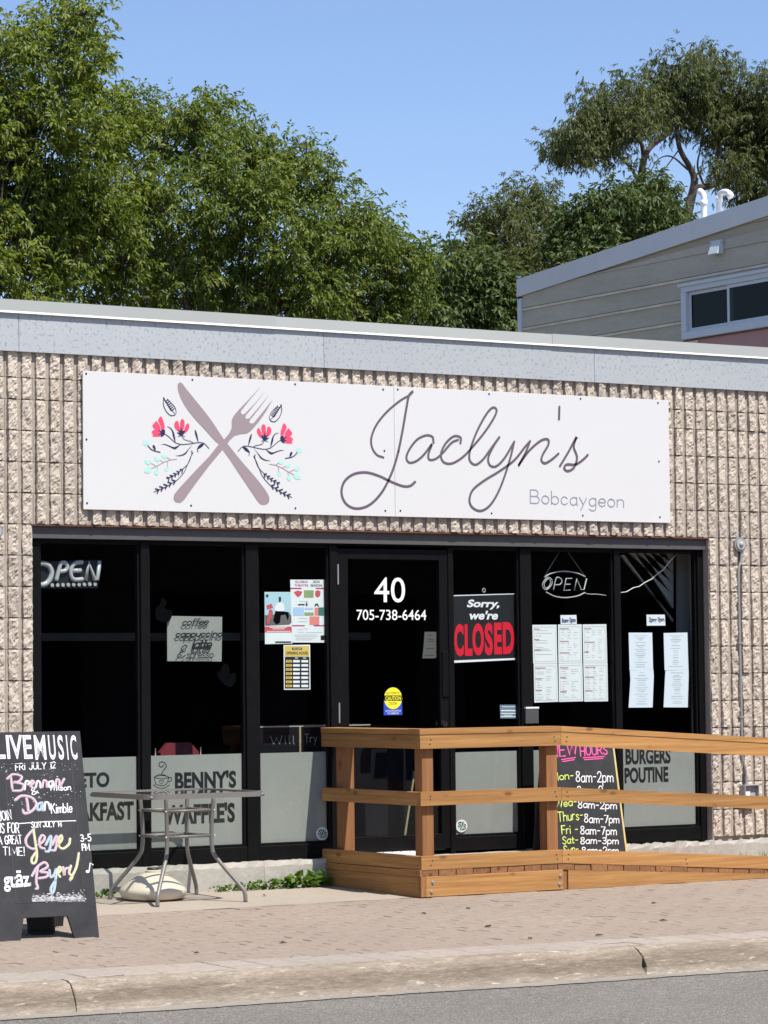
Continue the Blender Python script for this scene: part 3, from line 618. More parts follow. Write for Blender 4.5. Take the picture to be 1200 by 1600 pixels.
# ---- door
DX0, DX1, DZ0, DZ1 = 2.0195, 2.9425, .232, 2.342
m = MB(); gx0, gx1, gz0, gz1 = 2.108, 2.872, .335, 2.268
for a, b, c, d in ((DX0, gx0, DZ0, DZ1), (gx1, DX1, DZ0, DZ1), (gx0, gx1, DZ0, gz0), (gx0, gx1, gz1, DZ1)): m.bbox(a, b, .078, .122, c, d, .002)
door = build('door', m, 'black_frame', bld); door['label'] = 'black framed glass door numbered 40'
m = MB(); m.box(gx0-.005, gx1+.005, .100, .106, gz0-.005, gz1+.005); build('pane', m, 'window_glass', door)
DG = Plane((0, .100, 0), (1, 0, 0), (0, 0, 1))
m = MB(); font_px(m, DG, '40', (584.5, 902), (633, 941.5), off=.002); font_px(m, DG, '705-738-6464', (557, 952.5), (666, 969), off=.004); build('lettering', m, 'ink_white', door)
for z in (2.16, 1.20, .42):
    m = MB(); m.tube([(DX0+.002, .070, z-.07), (DX0+.002, .070, z+.07)], .006, 8); build('hinge', m, 'conduit_grey', door)
m = MB(); c_ = FR.uv(696, 1131); m.cyl(FR, c_[0]-.01, c_[1], .022, -.008, .012); build('lock', m, 'chrome', door)
m = MB(); m.bbox(2.885, 2.938, .066, .0775, 1.30, 1.62, .003); build('latch_guard', m, 'black_frame', door)
m = MB(); m.box(DX0+.06, DX0+.60, .0, .15, .190, .226)
th = build('threshold', m, 'white_paint', bld); th['label'] = 'white door threshold with a row of screws'
for k in range(7):
    m = MB(); m.cyl(Plane((2.12+.075*k, .03, .226), (1, 0, 0), (0, 1, 0)), 0, 0, .006, 0, .002, 8); build('screw', m, 'screw', th)
# caution sticker on the door
m = MB(); quad_px(m, DG, [(599.5, 1094), (628, 1094), (628.5, 1117), (599.5, 1117.5)], .0009); st = build('caution_sticker', m, 'caution_blue', door); st['label'] = 'yellow and blue automatic door caution sticker'
m = MB(); c_ = DG.uv(614, 1091); m.disc(DG, c_[0], c_[1], .075, .0014, rv=.076); build('sticker_disc', m, 'caution_yellow', st)
m = MB(); quad_px(m, DG, [(600, 1086.5), (627.5, 1086.5), (627.5, 1095), (600, 1095)], .0019); build('sticker_band', m, 'ink_black', st)
m = MB(); font_px(m, DG, 'CAUTION', (602, 1088), (626, 1094), off=.02, e=.0024); build('sticker_caution', m, 'caution_yellow', st)
m = MB(); font_px(m, DG, 'AUTOMATIC', (603, 1081), (625, 1084.8), e=.002); font_px(m, DG, 'DOOR', (608, 1097), (620, 1101), e=.002); build('sticker_print', m, 'ink_black', st)
m = MB(); font_px(m, DG, 'ACTIVATE SWITCH', (602, 1109.5), (626, 1112), e=.002); font_px(m, DG, 'TO OPERATE', (605, 1113.3), (623, 1116), e=.002); build('sticker_print', m, 'ink_white', st)

# ---- dark room behind the glass
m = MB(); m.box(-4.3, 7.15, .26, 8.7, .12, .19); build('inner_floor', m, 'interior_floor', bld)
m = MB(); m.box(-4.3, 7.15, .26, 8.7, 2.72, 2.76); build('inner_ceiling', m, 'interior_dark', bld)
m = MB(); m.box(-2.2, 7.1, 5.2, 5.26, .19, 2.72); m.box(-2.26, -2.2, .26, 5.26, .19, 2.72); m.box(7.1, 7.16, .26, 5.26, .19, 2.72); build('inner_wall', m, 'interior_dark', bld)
pbr('decal_mid', (.16, .17, .18), .6)
m = MB(); m.box(-2.1, 3.9, 2.6, 2.64, 1.74, 1.80); build('inner_bar', m, 'decal_mid', bld)  # thin grey bar added for the faint level line in the left panes

# ================================================================== THE BIG SIGN
SG = Plane((0, -.0235, 0), (1, 0, 0), (0, 0, 1)); SZ0, SZ1, SEAM, SW = 2.5646, 3.4788, S(616.5, 700, -.0235)[0], 4.8768
sign = thing('shop_sign', "long white sign reading Jaclyn's Bobcaygeon with crossed knife and fork", 'sign', (SW/2, -.0235, SZ0))
for a, b in ((0, SEAM-.001), (SEAM+.001, SW)):
    m = MB(); m.bbox(a, b, -.0235, -.0155, SZ0, SZ1, .0012); build('panel', m, 'sign_white', sign)
for px, py in ((134.5, 583.7), (135, 686.5), (136, 786), (300.5, 593.3), (298.5, 790), (461, 600.3), (461.5, 794), (598.5, 608.5), (621.5, 608.5), (602, 798), (625.5, 798), (764, 615.5), (768, 802), (907, 623), (910.5, 805.5), (1028, 629.5), (1029.5, 721), (1031, 808), (600.5, 704.5), (623, 705.5)):
    m = MB(); c_ = SG.uv(px, py); m.cyl(SG, c_[0], c_[1], .0065, 0, .003, 10); build('screw', m, 'screw', sign)
def spx(k, ox, oy, pts): return [SG.uv(*p) for p in Zm(k, ox, oy, pts)]
def smooth_poly(uv, n=4): return [tuple(q) for q in crom(list(uv)+[uv[0]], n)[:-1]]
z4 = lambda p: spx(3, 120, 560, p)
m = MB(); m.poly(SG, smooth_poly(z4([(480, 114), (472, 130), (480, 168), (505, 220), (545, 275), (600, 335), (648, 388), (668, 403), (683, 428), (720, 480), (770, 556), (820, 630), (852, 676), (875, 687), (897, 678), (902, 655), (887, 622), (838, 558), (770, 480), (710, 405), (690, 380), (665, 343), (625, 283), (570, 213), (520, 152), (494, 118)])), .0012)
build('knife', m, 'sign_mauve', sign)
fork = z4([(665, 403), (620, 460), (560, 522), (480, 608), (456, 638), (453, 660), (464, 674), (485, 677), (502, 663), (560, 582), (622, 500), (684, 426), (703, 402), (716, 384), (738, 363), (765, 355), (795, 352), (815, 340), (850, 300), (888, 246), (917, 193), (872, 250), (829, 303), (817, 306), (808, 299), (812, 287), (858, 230), (900, 171), (852, 230), (808, 281), (797, 284), (789, 277), (793, 265), (838, 210), (884, 151), (835, 210), (786, 261), (775, 263), (768, 255), (771, 243), (815, 188), (863, 131), (812, 186), (760, 240), (736, 268), (726, 288), (726, 325), (714, 352), (690, 380)])
m = MB(); m.poly(SG, fork, .0017); build('fork', m, 'sign_mauve', sign)
# flower sprays either side
def spray(k, ox, oy, mir):
    q = lambda pts: spx(k, ox, oy, pts)
    D = SPR[mir]
    for key, mat, e in (('pink', 'sign_pink', .0012), ('navy', 'sign_navy', .0018), ('mint', 'sign_mint', .0012)):
        for i, p in enumerate(D[key]):
            mm = MB(); mm.poly(SG, smooth_poly(q(p), 3), e+.00012*(i % 6)); build({'pink': 'petal', 'navy': 'leaf', 'mint': 'bud'}[key], mm, mat, sign)
    mm = MB()
    for i, (p, w_) in enumerate(D['lines']): mm.ribbon(SG, crom(q(p), 5), w_*.00062, .0024+.00012*(i % 6))
    build('stems', mm, 'sign_navy', sign)
    mm = MB()
    for i, (p, w_) in enumerate(D['grey']): mm.ribbon(SG, crom(q(p), 5), w_*.00062, .0022+.00012*(i % 6))
    build('twig', mm, 'sign_stem', sign)
LS = dict(
 pink=[[(350, 340), (312, 385), (330, 440), (365, 510), (392, 520), (398, 470), (380, 400)], [(285, 402), (262, 432), (236, 462), (255, 500), (305, 525), (345, 530), (335, 470), (308, 425)], [(270, 515), (225, 545), (242, 575), (240, 605), (300, 608), (360, 600), (375, 560), (320, 530)],
       [(545, 405), (525, 440), (530, 490), (570, 535), (600, 540), (590, 470), (575, 410)], [(612, 385), (600, 440), (605, 520), (640, 530), (660, 440), (648, 385)], [(705, 430), (675, 460), (655, 520), (660, 565), (700, 530), (722, 480)]],
 navy=[[(345, 480), (362, 515), (395, 515), (402, 560), (380, 600), (345, 608), (350, 585), (305, 578), (345, 560), (305, 515), (355, 535)], [(610, 470), (625, 520), (635, 535), (665, 520), (655, 560), (632, 590), (600, 590), (555, 550), (592, 555), (565, 510), (600, 530)],
       [(420, 475), (470, 500), (495, 545), (505, 600), (530, 665), (540, 672), (530, 600), (515, 545), (485, 500), (450, 480)], [(345, 708), (400, 715), (460, 740), (520, 770), (550, 765), (605, 712), (550, 738), (510, 745), (450, 722), (400, 706)],
       [(535, 858), (600, 852), (660, 825), (710, 770), (770, 705), (715, 775), (675, 835), (610, 862)], [(795, 515), (795, 555), (810, 610), (838, 680), (832, 610), (815, 550)], [(915, 700), (870, 705), (840, 735), (830, 770), (870, 755), (900, 730)],
       [(245, 718), (238, 740), (262, 780), (278, 785), (275, 750), (260, 722)]],
 mint=[[(115, 655), (145, 660), (180, 650), (178, 685), (190, 705), (165, 715), (155, 755), (135, 720), (105, 710), (125, 690)], [(355, 850), (390, 845), (425, 855), (430, 885), (405, 900), (375, 890)], [(258, 880), (300, 885), (335, 915), (320, 938), (285, 930)], [(135, 915), (170, 920), (205, 925), (218, 955), (190, 980), (150, 960)],
       [(135, 1045), (165, 1012), (205, 1015), (225, 1040), (205, 1080), (170, 1088), (130, 1075)], [(265, 1060), (285, 1035), (315, 1050), (318, 1085), (295, 1115), (265, 1100)], [(395, 1030), (410, 1010), (445, 1000), (450, 1035), (425, 1065), (398, 1050)]],
 lines=[([(385, 565), (440, 600), (500, 655), (545, 690), (620, 710), (700, 705), (770, 695), (850, 685), (915, 697), (980, 762)], 7), ([(625, 600), (650, 640), (700, 660), (745, 672), (775, 692)], 6), ([(575, 605), (620, 595), (662, 605)], 6), ([(175, 725), (215, 770), (265, 795), (338, 812)], 9), ([(840, 740), (828, 770), (834, 808)], 8),
        ([(755, 790), (750, 850), (700, 970), (600, 1060), (540, 1110), (425, 1160)], 7), ([(772, 815), (740, 870), (700, 970), (650, 1080), (560, 1180), (500, 1215), (400, 1275), (255, 1335)], 7), ([(748, 800), (760, 845)], 5)]
        + [([(425+i*44+dx, 1160-i*26+dy), (455+i*44, 1150-i*26)], 13) for i in range(5) for dx, dy in ((0, -18), (22, 28))] + [([(285+i*54+dx, 1325-i*29+dy), (320+i*54, 1308-i*29)], 14) for i in range(5) for dx, dy in ((-8, -32), (12, 28))],
 grey=[([(555, 905), (480, 912), (385, 945), (290, 995), (225, 1025)], 7), ([(480, 912), (425, 880)], 6), ([(385, 945), (335, 915)], 6), ([(290, 995), (215, 955)], 6), ([(305, 995), (300, 1040)], 6), ([(437, 930), (430, 1005)], 6)])
leaf_l = [[(388, 92), (378, 160), (390, 220), (430, 290), (480, 330), (530, 325), (548, 290), (530, 220), (480, 160), (430, 110)]]
SPR = {0: LS}
spray(8.421, 210, 610, 0)
# the mirrored spray: same drawing reflected about the crossing of the cutlery
uc = SG.uv(349, 694)[0]
_old_uv = SG.uv
def mirror_uv(px, py): a = _old_uv(px, py); return (2*uc-a[0], a[1]+(-.012))
SG.uv = mirror_uv; spray(8.421, 210, 610, 0); 
def veined_leaf():
    mm = MB(); q = lambda p: spx(8.421, 210, 610, p)
    mm.ribbon(SG, crom(q([(385, 95), (440, 190), (530, 310)])), .004, .0013)
    for i in range(6):
        t = i/6; bx, by = 405+t*105, 140+t*150
        for dx, dy in ((-26+t*4, -22+t*26), (34-t*6, 2-t*14)):
            mm.ribbon(SG, q([(bx, by), (bx+dx*.6, by+dy*1.0-6), (bx+dx, by+dy-18)]), .0065, .0018+.00012*i)
    mm.ribbon(SG, crom(q([(388, 92), (378, 160), (390, 220), (430, 290), (480, 330), (530, 325)])), .005, .0026)
    mm.ribbon(SG, crom(q([(430, 110), (480, 160), (530, 220), (548, 290), (530, 325)])), .004, .0027)
    build('veined_leaf', mm, 'sign_navy', sign)
veined_leaf(); SG.uv = _old_uv; veined_leaf()
# the script name
z5 = lambda p: [SG.uv(*q) for q in Zm(2.1429, 500, 580, p)]
NAME = [[(212, 289), (190, 280), (174, 255), (172, 222), (190, 178), (225, 135), (268, 99), (297, 82), (310, 70)],
        [(309, 68), (297, 84), (288, 130), (275, 205), (258, 285), (236, 350), (205, 408), (165, 448), (122, 460), (88, 445), (72, 410), (80, 372), (110, 346), (152, 339), (195, 350), (240, 371), (278, 385), (302, 384), (318, 371)],
        [(380, 240), (376, 220), (355, 215), (325, 229), (299, 262), (289, 290), (299, 306), (322, 301), (348, 279), (374, 245), (363, 277), (366, 296), (388, 293), (412, 272), (440, 240), (462, 230)],
        [(470, 241), (470, 222), (448, 218), (422, 240), (405, 275), (412, 303), (440, 309), (476, 289), (508, 256), (548, 208), (580, 160), (591, 131), (578, 122), (556, 145), (526, 200), (503, 262), (501, 298), (520, 313), (545, 296), (570, 262), (600, 221)],
        [(600, 221), (580, 252), (563, 290), (569, 315), (590, 318), (618, 290), (650, 236)], [(650, 236), (634, 300), (604, 388), (572, 445), (540, 467), (512, 458), (500, 433), (511, 398), (548, 367), (600, 335), (650, 298), (684, 256), (703, 234)],
        [(703, 234), (688, 272), (664, 316), (698, 268), (738, 233), (762, 228), (764, 246), (746, 278), (741, 298), (753, 308), (775, 296), (798, 276)], [(801, 119), (800, 160)],
        [(803, 317), (830, 272), (858, 221), (849, 252), (860, 288), (850, 322), (829, 334), (817, 324), (826, 312), (855, 312), (880, 296), (896, 280)]]
for i, s_ in enumerate(NAME):
    m = MB(); m.ribbon(SG, crom(z5(s_), 7), .0168 if i != 1 else .0185, .0012+.0003*i); build('script_letter', m, 'sign_script', sign)
m = MB(); stroke_px(m, SG, 'Bobcaygeon', (828.5, 786), (974.5, 793), 20.5, 1.75, gap=1.75); build('town_lettering', m, 'sign_grey', sign)

# ================================================================== THE WOODEN RAMP
RX0, RX1, RX2, RYF, RYB = 1.856, 2.995, 6.6, -1.19, .045; SL = .0640
ramp = thing('wheelchair_ramp', 'brown stained wooden wheelchair ramp with railings in front of the door', 'ramp', (2.9, -.6, 0))
def dz(x): return -SL*max(0, x-RX1)
def railx(name, x0, x1, y0, y1, z0, z1, mat='wood_x'):
    """board along x that follows the fall of the ramp"""
    m = MB(); b = .003
    p = [(x, y, z+dz(x)) for z in (z0, z1) for y in (y0, y1) for x in (x0, x1)]; m.hexa(p); return build(name, m, mat, ramp)
def bx(name, x0, x1, y0, y1, z0, z1, mat, b=.003):
    m = MB(); m.bbox(x0, x1, y0, y1, z0, z1, b); return build(name, m, mat, ramp)
# front: cap, top rail, mid rail, kick rail (platform and slope are separate boards)
for a, b in ((RX0+.001, RX1-.001), (RX1+.001, RX2)):
    railx('cap_board', a if a > 2.5 else RX0-.004, b, RYF-.004, RYF+.136, 1.0655, 1.102)
    railx('top_rail', a, b, RYF, RYF+.038, .972, 1.0635); railx('mid_rail', a, b, RYF, RYF+.038, .600, .690); railx('kick_rail', a, b, RYF, RYF+.038, .181, .271)
# end: the same boards returning to the wall
bx('cap_board', RX0-.004, RX0+.136, RYF+.138, RYB, 1.0657, 1.1018, 'wood_y'); bx('top_rail', RX0, RX0+.038, RYF+.039, RYB, .972, 1.0634, 'wood_y')
bx('mid_rail', RX0, RX0+.038, RYF+.039, RYB, .600, .690, 'wood_y'); bx('kick_rail', RX0, RX0+.038, RYF+.039, RYB, .181, .271, 'wood_y')
# posts
for x, y in ((RX0+.039, -.175), (RX0+.0385, RYF+.0385), (RX1-.095, RYF+.0385), (5.05, RYF+.0385), (6.45, RYF+.0385)):
    bx('post', x, x+.089, y, y+.089, .17+dz(x), 1.0636+dz(x+.09), 'wood_z')
# deck planks across the ramp, ends showing under the kick rail
x = RX0+.002; k = 0
while x < RX2-.14:
    w_ = .138; m = MB(); yb = RYB-.01; y0 = RYF+.003+random.uniform(-.003, .003)
    m.hexa([(xx, yy, zz+dz(xx)) for zz in (.1395, .1785) for yy in (y0, yb) for xx in (x, x+w_-.007)]); build('deck_plank', m, 'wood_deck', ramp); x += w_; k += 1
# trim strip under the end, skirts
bx('trim_board', RX0-.012, RX0+.001, RYF-.001, RYB, .139, .180, 'wood_y', .002)
bx('skirt_board', RX0-.004, RX0+.034, RYF+.03, RYB, walk(-1.2)+.004, .138, 'wood_y')
sk = bx('skirt_board', RX0+.036, RX1+.005, RYF+.0, RYF+.038, walk(-1.2)+.004, .138, 'wood_x')
bx('skirt_post', RX0-.002, RX0+.036, RYF+.001, RYF+.029, walk(-1.2)+.004, .138, 'wood_z'); bx('skirt_post', RX1+.007, RX1+.045, RYF+.012, RYF+.05, walk(-1.2)+.004, .1355, 'wood_z')
m = MB(); xa, xb = RX1+.047, 5.15; zg = walk(-1.2)+.004
m.prism_y([(xa, zg), (xb, zg), (xb, max(zg+.006, .137+dz(xb))), (xa, .137+dz(xa))], RYF+.001, RYF+.039); build('skirt_board', m, 'wood_x', ramp)
PF = Plane((0, RYF, 0), (1, 0, 0), (0, 0, 1))
for px, py in ((676, 1378), (674.5, 1393), (875.5, 1367.7), (874.5, 1381)):
    m = MB(); c_ = PF.uv(px, py); m.cyl(PF, c_[0], c_[1], .013, -.002, .004, 14); m.cyl(PF, c_[0], c_[1], .007, .0035, .011, 8); build('bolt', m, 'bolt_steel', ramp)
m = MB()
for xx in (2.2, 2.7, 3.4, 4.1, 4.8): m.box(xx, xx+.038, RYF+.06, RYB-.03, .03+dz(xx) if xx < 3.3 else .03, .1390+dz(xx+.04) if dz(xx) > -.09 else .05)
build('joist', m, 'wood_deck', ramp)

for x_, zs in ((RX0+.08, (.64, .66, 1.0, 1.03, .21, .24)), (RX1-.05, (.63, .66, 1.0, 1.03, .21, .24)), (RX1+.05, (.63, .66, 1.0, 1.03, .21, .24)), (4.05, (.20, .23))):
    for z_ in zs:
        m = MB(); m.cyl(PF, x_+random.uniform(-.008, .008), z_+dz(x_), .0055, -.001, .001, 8); build('screw', m, 'iron', ramp)

# ================================================================== CHALKBOARDS
def chalk(root, P, items):
    """items: (text, p0, p1, cap_px, w_px, mat, shear)"""
    for i, (t, p0, p1, cap, w_, mat, sh) in enumerate(items):
        m = MB(); stroke_px(m, P, t, p0, p1, cap, w_, shear=sh, jit=.05, e=.0012+.0002*(i % 4)); build('chalk_lettering', m, mat, root)
# hours board on the platform behind the railing
hx1 = 4.20; b0 = XP(978, 1328, hx1); b1 = XP(958, 1168, hx1); vv = b1-b0; vv = vv/np.linalg.norm(vv)
hz = .18+dz(3.9); b0 = b0+vv*((hz-b0[2])/vv[2])
HP = Plane(b0-np.array((.62, 0, 0)), (1, 0, 0), vv); HH = .90
hb = thing('hours_board', 'black chalkboard of new opening hours leaning on the ramp behind the rail', 'chalkboard', (3.9, b0[1], hz))
m = MB(); m.slab(HP, [(0, 0), (.615, 0), (.615, HH), (0, HH)], -.014, 0); build('board', m, 'chalkboard', hb)
for a, b, c_, d in ((.6155, .630, 0, HH), (-.015, -.0005, 0, HH)):
    m = MB(); m.slab(HP, [(a, c_), (b, c_), (b, d), (a, d)], -.016, .002); build('edge_strip', m, 'yellow_edge', hb)
m = MB(); BP = Plane(HP.w(0, HH, -.018), (1, 0, 0), (0, -.16, .98)); m.slab(BP, [(.02, -HH*.97), (.60, -HH*.97), (.60, -.02), (.02, -.02)], -.012, 0); build('back_board', m, 'chalkboard', hb)
chalk(hb, HP, [('NEW', (861, 1183), (902, 1179), 18, 2.0, 'chalk_hotpink', .1), ('HOURS', (907, 1181), (949, 1178), 14, 2.0, 'chalk_hotpink', .1)] +
      [(a, p, q, c_, 1.4, 'chalk_lime', .08) for a, p, q, c_ in (('Mon-', (862, 1220), (896, 1217), 11), ('Wed-', (868, 1261), (901, 1259), 12), ('Thurs-', (872, 1283), (911, 1280), 14), ('Fri -', (878, 1303), (903, 1301), 13), ('Sat-', (879, 1319), (903, 1317), 11), ('Sun-', (881, 1334), (904, 1332), 12))] +
      [(a, p, q, c_, 1.55, 'chalk_white', .08) for a, p, q, c_ in (('8am-2pm', (900, 1221), (958, 1222), 16), ('8am-2pm', (902, 1243), (960, 1243), 14), ('8am-2pm', (903, 1262), (963, 1264), 11), ('8am-7pm', (913, 1285), (967, 1286), 12), ('8am-7pm', (907, 1303), (963, 1304), 12), ('8am-3pm', (907, 1318), (966, 1319), 10), ('8am-2pm', (909, 1334), (966, 1334), 11))])
m = MB()
for a, b in (((877, 1187), (899, 1183.5)), ((879, 1190), (897, 1187)), ((911, 1184), (944, 1182)), ((913, 1187), (942, 1185))): m.ribbon(HP, [HP.uv(*a), HP.uv(*b)], .0075, .0014)
build('underline', m, 'chalk_hotpink', hb)
# the live-music A-board
AB0 = G(8, 1471); AB1 = G(155, 1465); au = AB1-AB0; au[2] = 0; AW = float(np.linalg.norm(au)); au = au/AW; ab = np.array((-au[1], au[0], 0))
ph = R(16.75); av = math.cos(ph)*np.array((0, 0, 1.0))+math.sin(ph)*ab; AH = 1.22
o_ = AB1-au*(AW+.045); o_[2] = walk(o_[1])+.001; AP = Plane(o_, au, av); AW += .045
af = thing('sandwich_board', 'black chalkboard sandwich board advertising live music on the pavement', 'sandwich board', (float(o_[0]+au[0]*AW/2+ab[0]*.35), float(o_[1]+au[1]*AW/2+ab[1]*.35), float(walk(o_[1]+.3))))
leg = [(0, 0), (.135, 0), (.165, .13), (AW-.175, .13), (AW-.145, 0), (AW, 0), (AW, AH), (0, AH)]
m = MB(); m.slab(AP, leg, -.022, 0); build('front_board', m, 'chalkboard', af)
topc = AP.w(0, AH, -.023); BV = math.cos(ph)*np.array((0, 0, 1.0))-math.sin(ph)*ab; b_o = topc+ab*.012-BV*AH; AQ = Plane(b_o, -au, BV)
m = MB(); m.slab(AQ, [(-u_, v_) for u_, v_ in leg], -.022, 0); build('back_board', m, 'chalkboard', af)
m = MB(); m.tube([AP.w(.02, AH-.02, -.023), AP.w(AW-.02, AH-.02, -.023)], .010, 8); build('hinge', m, 'dark_plastic', af)
# recessed writing panel: a thin moulding around it, writing straight on the board
pq = [AP.uv(*p) for p in ((3, 1193), (111.5, 1193), (132.5, 1406), (51.5, 1410))]
pq[0] = (pq[3][0]-.10, pq[1][1]+.002); pq[3] = (pq[0][0]+.0, pq[3][1]); 
m = MB(); m.ribbon(AP, [(pq[0][0], pq[0][1]), (pq[1][0], pq[1][1]), (pq[2][0]-.004, pq[2][1]), (pq[3][0], pq[3][1]), (pq[0][0], pq[0][1])], .006, .0016, caps=False); build('panel_groove', m, 'ink_black', af)
z1 = lambda x, y: (x/4.446, 1120+y/4.446)
m = MB(); rr = random.Random(4)
for i in range(900):      # chalk smears along the panel's lower edge and corners
    t = rr.random(); a = AP.uv(*z1(225+365*t, 1288-8*t-abs(rr.gauss(0, 24)))); s_ = abs(rr.gauss(0, .0016))+.0005
    m.disc(AP, a[0], a[1], s_*rr.uniform(.8, 3.0), .0010+.00002*(i % 9), 5, rv=s_)
for i in range(130):
    cx_, cy_ = rr.choice([(30, 350), (480, 350), (270, 560), (110, 600), (470, 540), (330, 400)]); a = AP.uv(*z1(cx_+rr.gauss(0, 40), cy_+rr.gauss(0, 24))); s_ = abs(rr.gauss(0, .0014))+.0004
    m.disc(AP, a[0], a[1], s_*1.4, .0010+.00002*(i % 9), 5, rv=s_)
cd_ = build('chalk_dust', m, 'chalk_smear', af); cd_['kind'] = 'stuff'
# fat outlined block title
TT = [('L', -95, 40), ('I', 38, 72), ('V', 60, 165), ('E', 155, 228), ('M', 232, 325), ('U', 330, 392), ('S', 395, 448), ('I', 455, 478), ('C', 482, 540)]
m = MB(); m2 = MB()
for ch, a, b in TT:
    y0, y1 = 128+(a < 300)*0, 292+ (a > 220)*6
    font_px(m, AP, ch, z1(a, y0), z1(b, y1), off=.02, e=.0012); font_px(m2, AP, ch, z1(a+5, y0+5), z1(b-5, y1-5), off=-.012, e=.0017)
build('title_lettering', m, 'chalk_white', af); build('title_shading', m2, 'chalk_smear', af)
chalk(af, AP, [('FRI JULY 12', z1(108, 372), z1(385, 358), 10, 1.3, 'chalk_white', .1), ('SUN JULY 14', z1(218, 770), z1(428, 762), 8.5, 1.3, 'chalk_white', .1), ('&', z1(222, 545), z1(268, 530), 9, 1.4, 'chalk_white', 0), ('Wilson', z1(345, 512), z1(490, 508), 8, 1.5, 'chalk_white', .1),
               ('Kimble', z1(358, 670), z1(500, 660), 14, 1.6, 'chalk_white', .12), ('JOIN', z1(-6, 725), z1(82, 715), 15, 1.5, 'chalk_white', 0), ('US FOR', z1(-18, 805), z1(132, 808), 15, 1.5, 'chalk_white', 0), ('A GREAT', z1(-5, 885), z1(150, 880), 13, 1.4, 'chalk_white', 0), ('TIME!', z1(22, 960), z1(172, 962), 13, 1.4, 'chalk_white', 0),
               ('3-5', z1(560, 866), z1(632, 866), 11, 1.5, 'chalk_white', 0), ('PM', z1(572, 928), z1(622, 926), 10, 1.7, 'chalk_white', 0), ('BOBCAYGEON', z1(88, 1186), z1(215, 1176), 5, .9, 'chalk_white', 0)])
m = MB(); font_px(m, AP, 'gr\u0101z', z1(18, 1072), z1(212, 1210), off=.025, e=.0013); build('logo_lettering', m, 'chalk_white', af)
m = MB(); a = AP.uv(*z1(608, 1075)); m.disc(AP, a[0], a[1], .011, .0013, 14, rv=.009); m.ribbon(AP, [AP.uv(*z1(*p)) for p in ((618, 1075), (626, 1015), (646, 1028))], .006, .0015); build('chalk_note', m, 'chalk_white', af); m = MB(); m.ribbon(AP, [AP.uv(*z1(*p)) for p in ((130, 742), (330, 728), (535, 722))], .005, .0013); build('chalk_line', m, 'chalk_white', af)
NM = {'Brennan': (15, [[(75, 420), (80, 460), (85, 500)], [(50, 430), (90, 400), (150, 415), (130, 450), (95, 455), (160, 470), (150, 510), (90, 515)], [(170, 505), (180, 450), (205, 455), (195, 470)], [(212, 480), (235, 455), (220, 445), (210, 480), (235, 497)], [(248, 490), (258, 450), (276, 455), (280, 492)], [(293, 490), (303, 445), (322, 450), (326, 488)], [(366, 448), (340, 455), (337, 485), (358, 485), (368, 450), (372, 486)], [(384, 486), (392, 440), (410, 442), (416, 480), (445, 432)]], ['chalk_pink', 'chalk_pink', 'chalk_white', 'chalk_pink', 'chalk_white', 'chalk_pink', 'chalk_white', 'chalk_pink']),
 'Dan': (17, [[(185, 570), (192, 610), (196, 652)], [(106, 578), (150, 550), (220, 562), (252, 610), (220, 655), (172, 672), (160, 652)], [(286, 598), (260, 612), (262, 646), (284, 640), (290, 600), (294, 648)], [(308, 648), (313, 600), (335, 600), (348, 642)]], ['chalk_pink', 'chalk_pink', 'chalk_blue', 'chalk_white']),
 'Jesse': (16, [[(235, 782), (203, 812), (179, 852), (186, 892), (216, 915), (245, 918)], [(232, 785), (246, 880), (256, 960), (246, 1010), (225, 1018), (220, 988), (246, 945)], [(268, 890), (302, 862), (310, 835), (290, 825), (272, 860), (280, 905), (308, 916)], [(318, 890), (352, 828), (352, 880), (340, 932), (318, 936)], [(362, 890), (393, 828), (393, 880), (381, 926), (360, 928)], [(402, 892), (430, 852), (425, 825), (408, 850), (410, 900), (440, 916), (478, 885), (486, 848)]], ['chalk_pink', 'chalk_yellow', 'chalk_pink', 'chalk_blue', 'chalk_pink', 'chalk_yellow']),
 'Byers': (16, [[(262, 1045), (254, 1100), (252, 1150), (262, 1188), (250, 1195)], [(222, 1105), (258, 1045), (308, 1012), (330, 1042), (280, 1075), (330, 1084), (322, 1112), (272, 1122)], [(343, 1065), (350, 1112), (374, 1100), (392, 1055), (386, 1130), (376, 1200), (360, 1226), (354, 1190), (386, 1135)], [(398, 1092), (424, 1062), (412, 1044), (399, 1080), (416, 1112)], [(438, 1046), (446, 1102), (450, 1062), (476, 1050)], [(492, 1036), (480, 1086), (502, 1110), (486, 1132), (528, 1050), (548, 948)]], ['chalk_pink', 'chalk_pink', 'chalk_blue', 'chalk_yellow', 'chalk_pink', 'chalk_yellow'])}
for nm, (wz, st_, cols) in NM.items():            # names chalked fat in colour with a thin white outline
    for k, (s_, cl) in enumerate(zip(st_, cols)):
        q = crom([AP.uv(*z1(*p)) for p in s_], 6); ww = wz*.62/4.446/272
        m = MB(); m.ribbon(AP, q, ww*1.75, .0011+.0001*k); build('name_outline', m, 'chalk_white', af)
        m = MB(); m.ribbon(AP, q, ww*1.30, .0022+.0001*k); build('name_gap', m, 'chalkboard', af)
        m = MB(); m.ribbon(AP, q, ww*.95, .0033+.0001*k); build('name_stroke', m, cl, af)
# black tub weighing the A-board down between its boards
p = G(62, 1461)+np.array((.03, .04, 0)); tub = MB(); tub.lathe((p[0], p[1], walk(p[1])), [(.075, 0), (.078, .004), (.092, .15), (.098, .15), (.098, .165), (.088, .165), (.08, .02)], 22)
tag(build('weight_tub', tub, 'dark_plastic', None, True, (p[0], p[1], walk(p[1]))), 'black plastic tub on the pavement under the sandwich board', 'tub')

